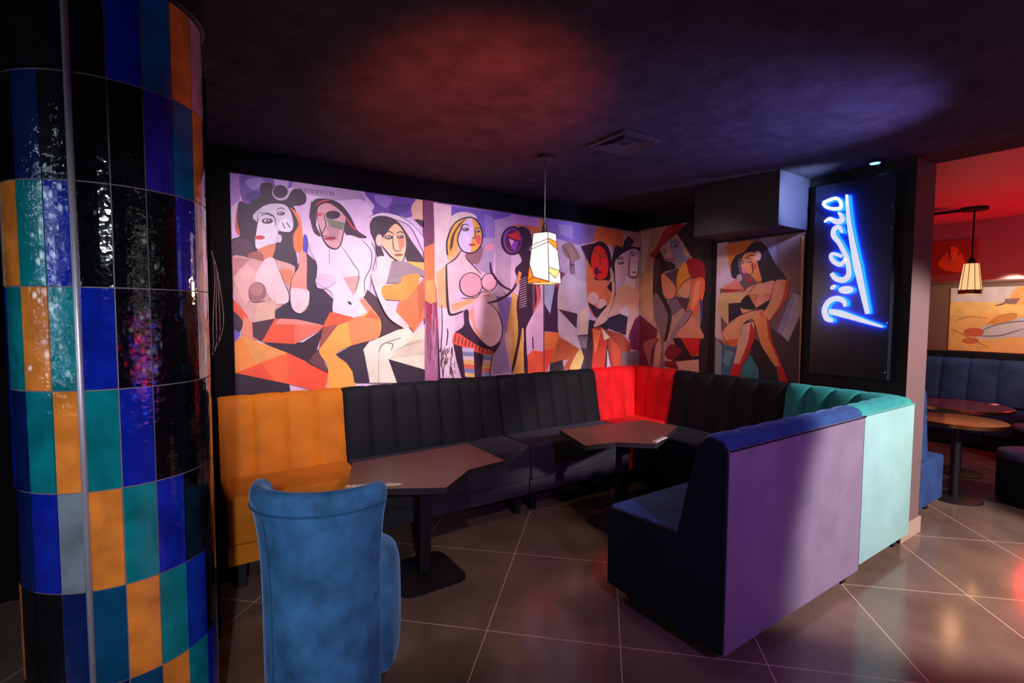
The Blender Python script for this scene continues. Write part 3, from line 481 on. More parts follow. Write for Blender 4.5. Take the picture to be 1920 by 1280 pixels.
# ------------------------------------------------------------------ the lit sign
sign = thing('illuminated_sign', (0, -2.09, 1.87), 'tall black wall panel with glowing white handwritten lettering and blue halo', 'sign')
b = MB(); b.box(-.055, -.001, -2.345, -1.825, 1.145, 2.59, 0, .004, 2); part(b, 'panel', m_blackgloss, sign)
for zz in (1.2, 1.55, 2.2, 2.35):
    b = MB(); b.box(-.0585, -.0552, -2.334, -2.326, zz-.004, zz+.004, 0, .0015, 2); part(b, 'screw', m_chrome, sign)
def sp(x, y): return at(1460+x/2.56, 260+y/2.56, 0, -.09)
def ribbon(path, wd):
    q = catmull(path, 6, False); n = len(q); L = []; Rr = []
    for i in range(n):
        a = q[max(i-1, 0)]; c = q[min(i+1, n-1)]; dx, dy = c[0]-a[0], c[1]-a[1]; l = math.hypot(dx, dy) or 1
        t = i/(n-1); k = t*(len(wd)-1); j = min(int(k), len(wd)-2); h = (wd[j]+(wd[j+1]-wd[j])*(k-j))/2*1.05
        L.append((q[i][0]-dy/l*h, q[i][1]+dx/l*h)); Rr.append((q[i][0]+dy/l*h, q[i][1]-dx/l*h))
    return L+Rr[::-1]
def ring(cx, cy, a, b_, rot, n=20): return [(cx+a*math.cos(t)*math.cos(rot)-b_*math.sin(t)*math.sin(rot), cy+a*math.cos(t)*math.sin(rot)+b_*math.sin(t)*math.cos(rot)) for t in [2*PI*i/n for i in range(n)]]
glyphs = [
    ribbon([(326, 268), (340, 420), (378, 620), (426, 840)], [12, 22, 34, 20]),                       # the long underline
    ribbon([(318, 806), (312, 780), (278, 766), (240, 782), (220, 822), (232, 862), (262, 872)], [14, 24, 24, 24, 26, 28, 16]),
    ribbon([(240, 828), (300, 840), (400, 872), (498, 903)], [22, 30, 20, 8]),
    ring(261, 712, 16, 10, -.6), ring(323, 725, 37, 19, -.05),
    ribbon([(254, 644), (270, 668), (305, 678), (333, 660), (336, 620), (326, 570), (314, 545), (290, 500), (264, 465), (266, 434), (290, 424), (306, 452)], [20, 24, 26, 26, 24, 22, 22, 22, 26, 22, 20, 12]),
    ribbon([(322, 575), (296, 604), (262, 588), (250, 562), (266, 552), (304, 566)], [16, 20, 22, 18, 16, 14]),
    ribbon([(218, 400), (245, 384), (275, 398), (304, 390), (298, 366), (284, 354)], [8, 18, 24, 26, 20, 8]),
    ribbon([(212, 308), (245, 293), (278, 286), (297, 306), (296, 332), (258, 336), (226, 326), (212, 308)], [14, 14, 14, 16, 18, 14, 14, 14])]
m_face = emit('lit_letter_face', (218, 224, 240), .85); m_halo = emit('blue_letter_edge', (10, 70, 255), 170.0)
lt = MB()
for g in glyphs:
    n = len(g); fr = [sp(*q) for q in g]; bk = [q+Vector((.014, 0, 0)) for q in fr]
    # back face and edges throw the blue halo on the panel
    lt.add(fr, [list(range(n))], 0); lt.add(bk, [list(range(n))[::-1]], 1); lt.add(fr+bk, [[i, (i+1) % n, n+(i+1) % n, n+i] for i in range(n)], 2)
part(lt, 'lettering', [m_face, m_halo, emit('letter_side', (60, 120, 255), 1.2)], sign)

# ------------------------------------------------------------------ sofas
PROF = [(.002, .50, 0), (.0, .97, 0), (.012, 1.03, .35), (.05, 1.055, .8), (.09, 1.055, 1), (.13, 1.03, 1), (.152, .97, 1), (.175, .83, 1), (.205, .68, 1), (.235, .55, 1), (.24, .50, 1)]
def profile():
    q = catmull(PROF, 4, False); out = []
    for i, (d, z, wgt) in enumerate(q):
        a = q[max(i-1, 0)]; c = q[min(i+1, len(q)-1)]; tx, tz = c[0]-a[0], c[1]-a[1]; l = math.hypot(tx, tz) or 1
        out.append((d, z, -tz/l, tx/l, wgt))
    return out
PR = profile()
def back_wing(mb, Pf, L, ch, mit0=False, dz=0, zs=1.0, bulge=.02):
    """Pf(u, d, z) -> world; channels run up the rest; mit0: this end is mitred into a corner"""
    per = 10; n = ch*per; rows = []
    for j in range(n+1):
        t = j/n; s = (j % per)/per; bul = (abs(math.sin(PI*s)))**.34
        row = []
        for d, z, nd, nz, wgt in PR:
            amp = bulge*wgt*(bul-1)
            dd = d+amp*abs(nd)
            zz = z+amp*abs(nz)*.45
            u = (dd+(L-dd)*t) if mit0 else L*t
            row.append(Pf(u, dd, 0.5+(zz-.5)*zs+dz))
        rows.append(row)
    m = len(PR); vs = [q for r in rows for q in r]
    fs = [[i*m+k, i*m+k+1, (i+1)*m+k+1, (i+1)*m+k] for i in range(n) for k in range(m-1)]
    fs += [list(range(m)), [n*m+k for k in range(m)][::-1]]
    mb.add(vs, fs)
def map_back(x0): return lambda u, d, z: Vector((x0+u, -d-.003, z))
def map_side(y0): return lambda u, d, z: Vector((-d-.022, y0-u, z))
YB = -2.50
def map_front(x0): return lambda u, d, z: Vector((x0-u, YB+.02+d, z))
def feet(root, pts):
    for x, y, h in pts:
        b = MB(); b.box(x-.025, x+.025, y-.025, y+.025, 0, h, 0, .003, 1); part(b, 'foot', m_foot, root)
def wall_sofa(name, x0, x1, ch, mv, label, front=-.62, zt=.56, group='sofa sections of the U-shaped booth', xs=None, ms=None):
    r = thing(name, ((x0+x1)/2, -.35, 0), label, 'sofa', group)
    b = MB(); back_wing(b, map_back(x0+.003), x1-x0-.006, ch); part(b, 'backrest', mv, r, True, 50)
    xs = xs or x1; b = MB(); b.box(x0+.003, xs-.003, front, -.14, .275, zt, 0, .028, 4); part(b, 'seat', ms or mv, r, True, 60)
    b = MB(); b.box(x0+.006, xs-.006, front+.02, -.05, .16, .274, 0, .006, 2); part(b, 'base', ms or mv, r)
    feet(r, [(x0+.08, front+.1, .162), (x1-.08, front+.1, .162), (x0+.08, -.1, .162), (x1-.08, -.1, .162)])
    return r
wall_sofa('sofa_module', -3.975, -3.195, 4, m_orange, 'mustard yellow velvet channel-back sofa section at the left end under the mural')
wall_sofa('sofa_module', -3.195, -1.87, 7, m_blackv, 'black velvet sofa section beside the yellow one, behind the nearer table', ms=m_blackv_lit)
wall_sofa('sofa_module', -1.87, -.735, 6, m_blackv, 'black velvet sofa section under the mural, between the other black section and the red corner', ms=m_blackv_lit)
def corner(name, Pa, La, Pb, Lb, ch, mv, seatbox, label, basebox, ft, dz=0):
    r = thing(name, ((seatbox[0]+seatbox[1])/2, (seatbox[2]+seatbox[3])/2, 0), label, 'sofa', 'sofa sections of the U-shaped booth')
    b = MB(); back_wing(b, Pa, La, ch, True, 0, 1); back_wing(b, Pb, Lb, ch, True, 0, 1); part(b, 'backrest', mv, r, True, 50)
    b = MB(); b.box(*seatbox, 0, .028, 4); part(b, 'seat', mv, r, True, 60)
    b = MB(); b.box(*basebox, 0, .006, 2); part(b, 'base', mv, r)
    feet(r, ft); return r
corner('corner_sofa_module', lambda u, d, z: Vector((-u-.02, -d-.003, z)), .713, lambda u, d, z: Vector((-d-.022, -u-.004, z)), .613, 3, m_red,
       (-.732, -.14, -.617, -.14, .275, .56), 'bright red velvet corner sofa section where the two mural walls meet', (-.73, -.05, -.60, -.05, .16, .274), [(-.65, -.52, .162), (-.1, -.1, .162)])
r = thing('sofa_module', (-.35, -1.18, 0), 'black velvet sofa section on the right-hand wall between the red and teal corners', 'sofa', 'sofa sections of the U-shaped booth')
b = MB(); back_wing(b, map_side(-.622), 1.075, 5); part(b, 'backrest', m_blackv, r, True, 50)
b = MB(); b.box(-.728, -.14, -1.697, -.622, .275, .55, 0, .028, 4); part(b, 'seat', m_blackv, r, True, 60)
b = MB(); b.box(-.71, -.05, -1.694, -.625, .16, .274, 0, .006, 2); part(b, 'base', m_blackv, r)
feet(r, [(-.58, -1.6, .162), (-.58, -.76, .162), (-.1, -1.6, .162), (-.1, -.76, .162)])
# teal corner: one wing on the wall, the other with its plain back to the aisle
rt = corner('corner_sofa_module', lambda u, d, z: Vector((-d-.022, YB+.02+u, z)), .777, lambda u, d, z: Vector((-u-.022, YB+.02+d, z)), .777, 4, m_teal,
       (-.797, -.14, -2.36, -1.705, .275, .54), 'teal velvet corner sofa section with pale plain back, below the lit script sign', (-.79, -.05, -2.44, -1.71, .13, .274), [(-.72, -2.42, .1), (-.08, -2.42, .1), (-.72, -1.8, .14)])
b = MB(); b.box(-.799, -.018, YB, YB+.024, .095, 1.005, 0, .006, 2); tag(part(b, 'back_panel', m_tealback, rt, True, 40), 'pale teal plain back panel', None)
b = MB(); b.box(-.79, -.022, YB+.024, YB+.1, .095, .52); part(b, 'frame', m_teal, rt)
X0, X1 = -2.17, -.801
r = thing('sofa_module', ((X0+X1)/2, -2.14, 0), 'blue velvet sofa section with grey-violet back panel, its near end facing the aisle', 'sofa', 'sofa sections of the U-shaped booth')
b = MB(); back_wing(b, map_front(X1-.003), X1-X0-.003, 7); part(b, 'backrest', m_navy, r, True, 50)
b = MB(); b.box(X0, X1-.003, YB, YB+.022, .065, 1.0, 0, .006, 2); tag(part(b, 'back_panel', m_mauve, r, True, 40), 'grey-violet plain back panel', None)
b = MB(); b.box(X0, X1-.003, YB+.14, -1.775, .30, .535, 0, .028, 4); part(b, 'seat', m_navy, r, True, 60)
m_dn = velvet('navy_velvet', (9, 12, 27), .2, .06)
b = MB(); b.box(X0+.004, X1-.006, YB+.022, -1.80, .08, .299, 0, .006, 2); part(b, 'base', m_dn, r)
# upholstered end board following the section's outline
pts = [(YB+.006, .075), (YB+.006, .985), (YB+.03, 1.03), (YB+.1, 1.045), (YB+.15, 1.0), (YB+.2, .8), (YB+.255, .545), (-1.80, .52), (-1.785, .50), (-1.785, .085)]
b = MB(); n = len(pts); vs = [(X0-.018, y, z) for y, z in pts]+[(X0+.006, y, z) for y, z in pts]
b.add(vs, [list(range(n)), list(range(n, 2*n))[::-1]]+[[i, (i+1) % n, n+(i+1) % n, n+i] for i in range(n)]); part(b, 'end_panel', m_dn, r)
feet(r, [(X0+.1, YB+.1, .082), (X1-.1, YB+.06, .082), (X0+.1, -1.87, .082), (X1-.1, -1.87, .082)])
b = MB(); b.tube([(X0, YB-.003, 1.0), (X1-.003, YB-.003, 1.0)], .004, 8); part(b, 'piping', m_dn, r)
b = MB(); b.tube([(-.80, YB-.003, 1.005), (-.02, YB-.003, 1.005)], .004, 8); part(b, 'piping', m_teal, rt)

# ------------------------------------------------------------------ tables
def text_mesh(s, size, depth=.0006):
    cu = bpy.data.curves.new('t', 'FONT'); cu.body = s; cu.size = size; cu.extrude = depth; cu.align_x = 'CENTER'; cu.align_y = 'CENTER'
    o = bpy.data.objects.new('t', cu); C.objects.link(o)
    dg = bpy.context.evaluated_depsgraph_get(); me = bpy.data.meshes.new_from_object(o.evaluated_get(dg))
    bpy.data.objects.remove(o); me.materials.clear(); return me
def rounded(pts, r=.02, n=4):
    out = []; N = len(pts)
    for i in range(N):
        a, b_, c = Vector(pts[i-1]), Vector(pts[i]), Vector(pts[(i+1) % N])
        u = (a-b_).normalized()*r; v = (c-b_).normalized()*r
        for k in range(n+1):
            t = k/n; out.append(tuple(b_+u*(1-t)**2+v*t**2))
    return out
def boomerang(pts, post, label, zt=.69):
    r = thing('cafe_table', (post[0], post[1], 0), label, 'table', )
    b = MB(); b.prism(rounded(pts, .012), zt-.034, zt, 0, 1); part(b, 'tabletop', [m_tabletop, m_edge], r)
    b = MB(); b.box(post[0]-.036, post[0]+.036, post[1]-.036, post[1]+.036, .018, zt-.034, 0, .006, 2); part(b, 'post', m_black, r)
    b = MB(); q = [(post[0]+dx, post[1]+dy) for dx, dy in ((-.21, -.21), (.21, -.21), (.21, .21), (-.21, .21))]
    b.prism(rounded(q, .09, 8), 0, .014); b.prism(rounded([(post[0]+(x-post[0])*.93, post[1]+(y-post[1])*.93) for x, y in q], .08, 8), .014, .019); part(b, 'base_plate', m_black, r, False)
    b = MB(); b.box(post[0]-.12, post[0]+.12, post[1]-.12, post[1]+.12, zt-.042, zt-.034); part(b, 'top_bracket', m_black, r)
    return r
boomerang([(-3.308, -.738), (-2.504, -.724), (-2.508, -1.204), (-2.78, -1.24), (-3.025, -1.441), (-3.467, -1.182)], (-2.955, -.985), 'brown-topped notched cafe table nearest the steel-blue tub chair')
boomerang([(-1.70, -.755), (-.86, -.86), (-.80, -1.174), (-1.392, -1.458), (-1.605, -1.263), (-1.848, -1.219)], (-1.39, -1.13), 'dark notched cafe table in front of the red corner, under the pendant lamp')
def plaque(px0, px1, label, mplate, mtext, z=.69):
    a = at(*px0, 2, z); c = at(*px1, 2, z); d = c-a; ang = math.atan2(d.y, d.x); L = d.length
    r = thing('reservation_plaque', ((a.x+c.x)/2, (a.y+c.y)/2, z), label, 'sign')
    r.rotation_euler = (0, 0, ang)
    b = MB(); b.box(-L/2, L/2, -.017, .017, .0005, .006, 0, .001, 1); b.build('plate', mplate, r)
    me = text_mesh('REZERWACJA', L/6.6); o = link('lettering', me, mtext, r); o.location = (0, 0, .0066)
plaque((646, 914), (754, 909), 'tan reservation plaque with white letters on the edge of the nearer cafe table', mat('tan_plate', (176, 140, 104), .35), mat('white_letters', (245, 232, 215), .4))
plaque((1227, 829), (1247, 820), 'small white reservation plaque on the dark table by the red corner', mat('white_plate', (235, 222, 220), .35), mat('grey_letters', (120, 100, 100), .4))

m_seam = velvet('blue_seam', (40, 84, 122), .2, .3)
# ------------------------------------------------------------------ tub chair
def tub_chair(loc, face_ang):
    r = thing('tub_chair', loc, 'steel-blue velvet tub chair seen from behind, pulled up to the nearer table', 'chair')
    r.rotation_euler = (0, 0, -face_ang); r.scale = (.82, .93, 1.08)
    H = .86; T0 = math.radians(82); n = 44
    prof = [(.285, .05), (.288, .2), (.29, .45), (.297, .62), (.312, .74), (.326, .80), (.334, .84), (.326, .872), (.296, .885), (.262, .872), (.246, .84), (.236, .74), (.226, .6), (.222, .4)]
    q = catmull(prof, 4, False); m = len(q); b = MB(); vs = []
    for i in range(n+1):
        th = -T0+2*T0*i/n; e = min(1, (1-abs(th)/T0)*9); k = math.sqrt(max(0, 1-(1-e)**2))*.5+.5
        mid = .26
        for rad, z in q:
            rr = mid+(rad-mid)*k; zz = z if z < .8 else .8+(z-.8)*(.3+.7*k)
            zz -= .02*(1-math.cos(th))*(zz/.85)
            sx = rr*math.sin(th)*1.02; sy = -rr*math.cos(th)*.96
            vs.append((sx, sy, zz))
    fs = [[i*m+k, i*m+k+1, (i+1)*m+k+1, (i+1)*m+k] for i in range(n) for k in range(m-1)]
    fs += [list(range(m)), [n*m+k for k in range(m)][::-1]]
    b.add(vs, fs); bo = b.build('backrest', m_blue, r, True, 70)
    # seat: thick rounded cushion body
    b = MB(); sp_ = [(.20, .05), (.262, .07), (.278, .12), (.282, .25), (.28, .40), (.27, .48), (.24, .52), (.15, .54), (.02, .545)]
    q = catmull(sp_, 4, False); N = 48; vs = []
    for rad, z in q:
        for k in range(N):
            a = 2*PI*k/N; cx, sy = math.cos(a), math.sin(a); s = 1/((abs(cx)**3+abs(sy)**3)**(1/3))
            y = rad*s*sy*1.06+.085; x = rad*s*cx*1.12
            if y < .04: x *= .80-.08*min(1, (.04-y)/.1); y *= .9
            vs.append((x*.99, y, z))
    fs = [[i*N+k, i*N+(k+1) % N, (i+1)*N+(k+1) % N, (i+1)*N+k] for i in range(len(q)-1) for k in range(N)]+[[(len(q)-1)*N+k for k in range(N)], list(range(N))[::-1]]
    b.add(vs, fs); b.build('seat', m_blue, r, True, 60)
    # seams
    def seam(f, name='piping'):
        b = MB(); b.tube(f, .0035, 6); b.build(name, m_seam, r, True)
    seam([(.333*math.sin(t)*1.02, -.333*math.cos(t)*.96, .812-.019*(1-math.cos(t))) for t in [-T0*.93+2*T0*.93*i/40 for i in range(41)]])
    t = math.radians(-30); seam([((rad+.001)*math.sin(t)*1.02, -(rad+.001)*math.cos(t)*.96, z) for rad, z in ((.285, .06), (.288, .2), (.29, .45), (.297, .62), (.312, .74), (.33, .81))], 'seam')
    for a in (.7, 2.4, 3.9, 5.5):
        b = MB(); b.lathe([(.02, 0), (.024, .055)], (.18*math.cos(a), .03+.18*math.sin(a)), 14); b.build('glide', m_foot, r)
    return r
tub_chair((-3.675, -1.655, 0), math.radians(36))

# ------------------------------------------------------------------ tiled round column
CX, CY, RC = -4.336, -1.607, .265
colm = thing('tiled_column', (CX, CY, 0), 'round column clad in glossy blue, teal, orange and black tiles', 'column')
K = (7, 8, 14); BL = (12, 34, 150); TB = (10, 92, 140); OR = (228, 130, 48); PK = (214, 150, 160); IN = (40, 30, 140); TL = (6, 120, 124); CR = (206, 176, 160); GY = (120, 130, 138); DB = (8, 30, 84); DT = (8, 70, 104)
right = {0: [K, BL, TB, OR, PK], 1: [K, K, IN, TB, OR], 2: [K, K, K, IN, CR], 3: [BL, K, K, K, CR], 4: [TL, BL, K, K, K], 5: [OR, TL, BL, K, K], 6: [DT, OR, TL, BL, K], 7: [DB, DT, OR, TL, BL], 8: [BL, TL, DT, OR, TL]}
left = {0: [K, K, K], 1: [K, DB, K], 2: [BL, TL, OR], 3: [TL, OR, TL], 4: [OR, TL, DB], 5: [GY, BL, DB], 6: [DB, K, K], 7: [DB, DB, K], 8: [K, TL, K]}
pool = [K, BL, TL, OR, IN, DB, K, CR]
tv = []; tf = []; tcl = []
a0 = -104.5; edges = [a0+18.46*i for i in range(6)]; edges += [edges[5]+(360-92.3-53)/11*i for i in range(1, 12)]; edges += [a0+360-34.5, a0+360-16, a0+360]
for row in range(9):
    z1 = 2.57-.3*row; z0 = max(z1-.3, .0)
    for k in range(19):
        s, e = edges[k], edges[k+1]
        if k < 5: c = right[row][k]
        elif k >= 16: c = left[row][18-k]
        else: c = pool[(k*3+row*5) % 8]
        g = .4
        zz0, zz1 = z0+.002, z1-.002; n = 6; b0 = len(tv)
        for i in range(n+1):
            a = math.radians(s+g+(e-s-2*g)*i/n)
            for rr in (RC-.006, RC):
                for z in (zz0, zz1):
                    tv.append((rr*math.cos(a), rr*math.sin(a), z))
        for i in range(n):
            q = b0+i*4
            for f in ((2, 6, 7, 3), (3, 7, 5, 1), (0, 4, 6, 2)): tf.append([q+j for j in f]); tcl.append(c)
        for q in (b0, b0+n*4): tf.append([q, q+2, q+3, q+1]); tcl.append(c)
me = bpy.data.meshes.new('tiles'); me.from_pydata(tv, [], tf); me.update()
ca = me.attributes.new('col', 'FLOAT_COLOR', 'CORNER')
for pl, c in zip(me.polygons, tcl):
    for li in pl.loop_indices: ca.data[li].color = (*lin(c), 1)
bm = bmesh.new(); bm.from_mesh(me); bmesh.ops.recalc_face_normals(bm, faces=bm.faces[:]); bm.to_mesh(me); bm.free()
m_tile = painted('glossy_glazed_tile', .07, .3, 11, True)
link('tiles', me, m_tile, colm)
for pl in me.polygons: pl.use_smooth = False
b = MB(); b.lathe([(RC-.004, 0), (RC-.004, 2.575)], (CX, CY), 72); part(b, 'grout', mat('column_grout', (128, 110, 118), .6), colm, True, 40)
b = MB(); b.lathe([(RC+.004, 2.572), (RC+.012, 2.58), (RC+.012, HC-.001)], (CX, CY), 72); part(b, 'cap', m_wall, colm, True, 40)
aa = math.radians(a0-.3); b = MB(); b.tube([(CX+(RC+.001)*math.cos(aa), CY+(RC+.001)*math.sin(aa), 0), (CX+(RC+.001)*math.cos(aa), CY+(RC+.001)*math.sin(aa), 2.57)], .0085, 12); tag(part(b, 'trim_strip', m_chrome, colm, True), 'chrome vertical trim strip', None)

# wire loops on the wall behind the column
b = MB()
for k in range(4):
    pts = []
    for i in range(14): t = i/13; pts.append(at(397+3.2*k+(5+2.2*k)*math.sin(PI*t)**.5+2*math.sin(7*t+k), 470+16*k+(195-22*k)*t, 1, -1.012-.006*k))
    b.tube(pts, .0015, 6)
tag(b.build('wire_ornament', mat('copper_wire', (214, 150, 130), .3, .6)), 'bundle of thin bent metal wires hanging beside the tiled column', 'ornament')

# ------------------------------------------------------------------ pendant lamp with coloured glass
LX, LY = -2.062, -1.012
lamp = thing('pendant_lamp', (LX, LY, HC), 'square tapered glass pendant lamp with orange pieces, hanging over the dark table', 'lamp')
b = MB(); b.lathe([(.055, HC), (.055, HC-.02), (.02, HC-.03)], (LX, LY), 24); part(b, 'canopy', m_black, lamp, True, 40)
b = MB(); b.tube([(LX, LY, HC-.03), (LX, LY, 2.215)], .0035, 6); part(b, 'cord', m_black, lamp)
b = MB(); b.lathe([(.006, 2.225), (.016, 2.20), (.018, 2.17), (.03, 2.16), (.03, 2.15)], (LX, LY), 16); part(b, 'socket', m_black, lamp, True, 50)
m_gl = emit('lit_cream_glass', (250, 240, 214), .72); m_go = emit('lit_orange_glass', (255, 110, 24), .8); m_gg = emit('lit_yellow_glass', (255, 196, 96), .8)
ZT, ZB, HT, HB = 2.15, 1.81, .056, .086
rotz = math.radians(23)
def lp(k, s, t):      # face k, s across 0..1, t down 0..1
    h = HT+(HB-HT)*t; z = ZT+(ZB-ZT)*t
    x, y = (-1+2*s)*h, -h
    a = rotz-k*PI/2*-1
    return Vector((LX+x*math.cos(a)-y*math.sin(a), LY+x*math.sin(a)+y*math.cos(a), z))
shade = MB(); lead = MB()
cells = [([(0, 0), (1, 0), (1, .14), (0, .24)], 0), ([(0, .24), (1, .14), (1, .20), (0, .32)], 0), ([(0, .32), (1, .20), (1, .98), (.28, .88), (0, .62)], 0), ([(0, .62), (.28, .88), (0, .96)], 1), ([(0, .96), (.28, .88), (1, .98), (1, 1), (0, 1)], 1)]
cells2 = [([(0, 0), (1, 0), (1, .16), (0, .12)], 0), ([(0, .12), (1, .16), (1, .32), (0, .2)], 1), ([(0, .2), (1, .32), (1, .74), (0, .7)], 0), ([(0, .7), (1, .74), (.55, .9), (0, .8)], 2), ([(0, .8), (.55, .9), (1, .74), (1, 1), (0, 1)], 0)]
for k in range(4):
    for poly, mi in (cells2 if k % 2 == 0 else cells):
        pts = [lp(k, *q) for q in poly]; shade.add(pts, [list(range(len(pts)))], mi)
        for i in range(len(pts)): lead.tube([pts[i], pts[(i+1) % len(pts)]], .003, 5)
    lead.tube([lp(k, 0, 0), lp(k, 0, 1)], .0035, 6); lead.tube([lp(k, 0, 1), lp(k, 1, 1)], .003, 6); lead.tube([lp(k, 0, 0), lp(k, 1, 0)], .003, 6)
shade.add([lp(k, 0, 0) for k in range(4)], [[0, 1, 2, 3]], 0)
part(shade, 'shade', [m_gl, m_go, m_gg], lamp); part(lead, 'leading', mat('lead_came', (40, 26, 18), .5, .5), lamp)
pl = light('pendant_bulb', 'POINT', (LX, LY, 1.76), 9, (1, .72, .42), None, .05)

# ------------------------------------------------------------------ ceiling fittings
v4 = [at(*q, 2, HC) for q in ((1110, 268), (1175, 240), (1226, 265), (1168, 293))]
cx = sum(v.x for v in v4)/4; cy = sum(v.y for v in v4)/4
vent = thing('ceiling_vent', (cx, cy, HC), 'square louvred air vent in the dark ceiling', 'vent')
def sqring(mb, ho, hi, z0, z1):
    for sx, sy, ex, ey in ((-ho, -ho, ho, -hi), (-ho, hi, ho, ho), (-ho, -hi, -hi, hi), (hi, -hi, ho, hi)):
        mb.box(cx+sx, cx+ex, cy+sy, cy+ey, z0, z1)
b = MB(); sqring(b, .165, .13, HC-.012, HC); part(b, 'frame', mat('vent_frame', (48, 42, 46), .6), vent)
for i, h in enumerate((.122, .1, .078, .056)):
    b = MB(); n4 = [(-1, -1), (1, -1), (1, 1), (-1, 1)]
    vs = [(cx+x*h, cy+y*h, HC-.012+.002*i) for x, y in n4]+[(cx+x*(h-.02), cy+y*(h-.02), HC-.001) for x, y in n4]
    vs += [(a, c_, z-.002) for a, c_, z in vs]
    b.add(vs, [[k, (k+1) % 4, 4+(k+1) % 4, 4+k] for k in range(4)]+[[8+k, 8+(k+1) % 4, 12+(k+1) % 4, 12+k][::-1] for k in range(4)]+[[k, (k+1) % 4, 8+(k+1) % 4, 8+k] for k in range(4)]); part(b, 'louvre', mat('vent_slat', (60, 54, 60), .5) if i == 0 else bpy.data.materials['vent_slat'], vent)
dl = at(1643, 308, 2, HC-.02)
down = thing('downlight', (dl.x-.02, dl.y, HC), 'small bluish downlight on the ceiling above the lit sign', 'lamp')
b = MB(); b.lathe([(.045, HC-.001), (.045, HC-.014), (.034, HC-.016)], (dl.x-.02, dl.y), 24); part(b, 'housing', m_black, down)
b = MB(); b.lathe([(.032, HC-.0165), (.03, HC-.019)], (dl.x-.02, dl.y), 24); part(b, 'lens', emit('blue_lens', (120, 180, 255), 3), down)

# ------------------------------------------------------------------ second room
# bench end standing against the far side of the wall
r = thing('sofa_module', (.75, -2.1, 0), 'deep blue velvet sofa end just past the wall corner, beside the round tables', 'sofa')
b = MB(); back_wing(b, lambda u, d, z: Vector((.40+d, -2.405+u, z)), 1.3, 6); part(b, 'backrest', m_deepblue, r, True, 50)
b = MB(); b.box(.5, 1.03, -2.40, -1.105, .10, .47, 0, .025, 4); part(b, 'seat', m_deepblue, r, True, 60)
b = MB(); b.box(.40, .52, -2.40, -1.105, .06, .52, 0, .01, 2); part(b, 'frame', m_dn, r)
feet(r, [(.95, -2.3, .11), (.45, -2.3, .11), (.95, -1.2, .11)])
# long banquette on the far wall, one section per upholstered unit
for i in range(3):
    y0 = -.92-i*1.12
    r = thing('banquette', (4.1, y0-.56, 0), ['blue channel-back banquette section on the far wall, partly behind the wall corner', 'blue channel-back banquette section on the far wall behind the round tables', 'blue banquette section on the far wall at the right edge of the view'][i], 'sofa')
    b = MB(); back_wing(b, lambda u, d, z: Vector((4.395-d, y0-u, z)), 1.115, 4, False, 0, 1.0, .032); part(b, 'backrest', m_deepblue, r, True, 50)
    b = MB(); b.box(3.72, 4.26, y0-1.115, y0, .18, .47, 0, .025, 4); part(b, 'seat', m_deepblue, r, True, 60)
    b = MB(); b.box(3.75, 4.39, y0-1.113, y0-.002, .04, .18); part(b, 'base', m_dn, r)
b = MB(); b.box(4.412, 4.499, -4.4, -.91, .0, 1.13, 0, .01, 2); tag(b.build('padded_ledge', m_dn), 'dark padded ledge behind the far blue banquette, under the landscape picture', 'ledge')
# picture on the far wall
pr = thing('canvas_picture', (4.49, -2.4, 1.56), 'wide ochre and grey landscape picture on the far wall of the second room', 'picture')
b = MB(); b.box(4.482, 4.499, -3.5, -1.478, 1.14, 1.975); part(b, 'canvas', mat('canvas_back', (200, 140, 90), .6), pr)
p = Paint(0, 4.481); p.org(1720, 270, 3.12)
p.P([(195, 830), (900, 800), (900, 1260), (185, 1230)], (232, 170, 100)); p.P([(200, 840), (624, 825), (900, 800), (900, 900), (560, 930), (200, 925)], (206, 190, 196)); p.poly([(560, 860), (640, 830), (800, 840), (800, 940), (560, 940)], (226, 162, 84)); p.poly([(200, 930), (400, 925), (620, 950), (800, 960), (620, 1000), (400, 990), (200, 1000)], (236, 186, 110)); p.poly([(400, 1060), (480, 1000), (580, 990), (560, 1040), (460, 1070)], (206, 130, 60))
p.poly([(330, 1110), (400, 1060), (500, 1050), (620, 1010), (800, 1000), (800, 1120), (560, 1130), (400, 1140)], (186, 176, 186)); p.ln([(360, 1100), (450, 1060), (560, 1040), (700, 1030)], 8, (110, 96, 110)); p.ln([(340, 1120), (480, 1120), (620, 1080)], 7, (96, 84, 96)); p.ell(330, 1100, 60, 26, (196, 88, 60)); p.ell(310, 1150, 50, 18, (206, 104, 66)); p.ln([(455, 945), (500, 935), (530, 915), (600, 910)], 9, (90, 60, 60)); p.P([(510, 905), (600, 900), (580, 935), (520, 935)], (130, 90, 90)); p.ln([(210, 1040), (300, 1010), (420, 1020)], 6, (180, 120, 70)); p.ln([(200, 1080), (280, 1120), (420, 1190)], 6, (176, 110, 66))
p.build('print', m_paint, pr, [(1, -3.498, -1.48), (2, 1.142, 1.973)]).data.transform(Matrix.Translation(-pr.location))
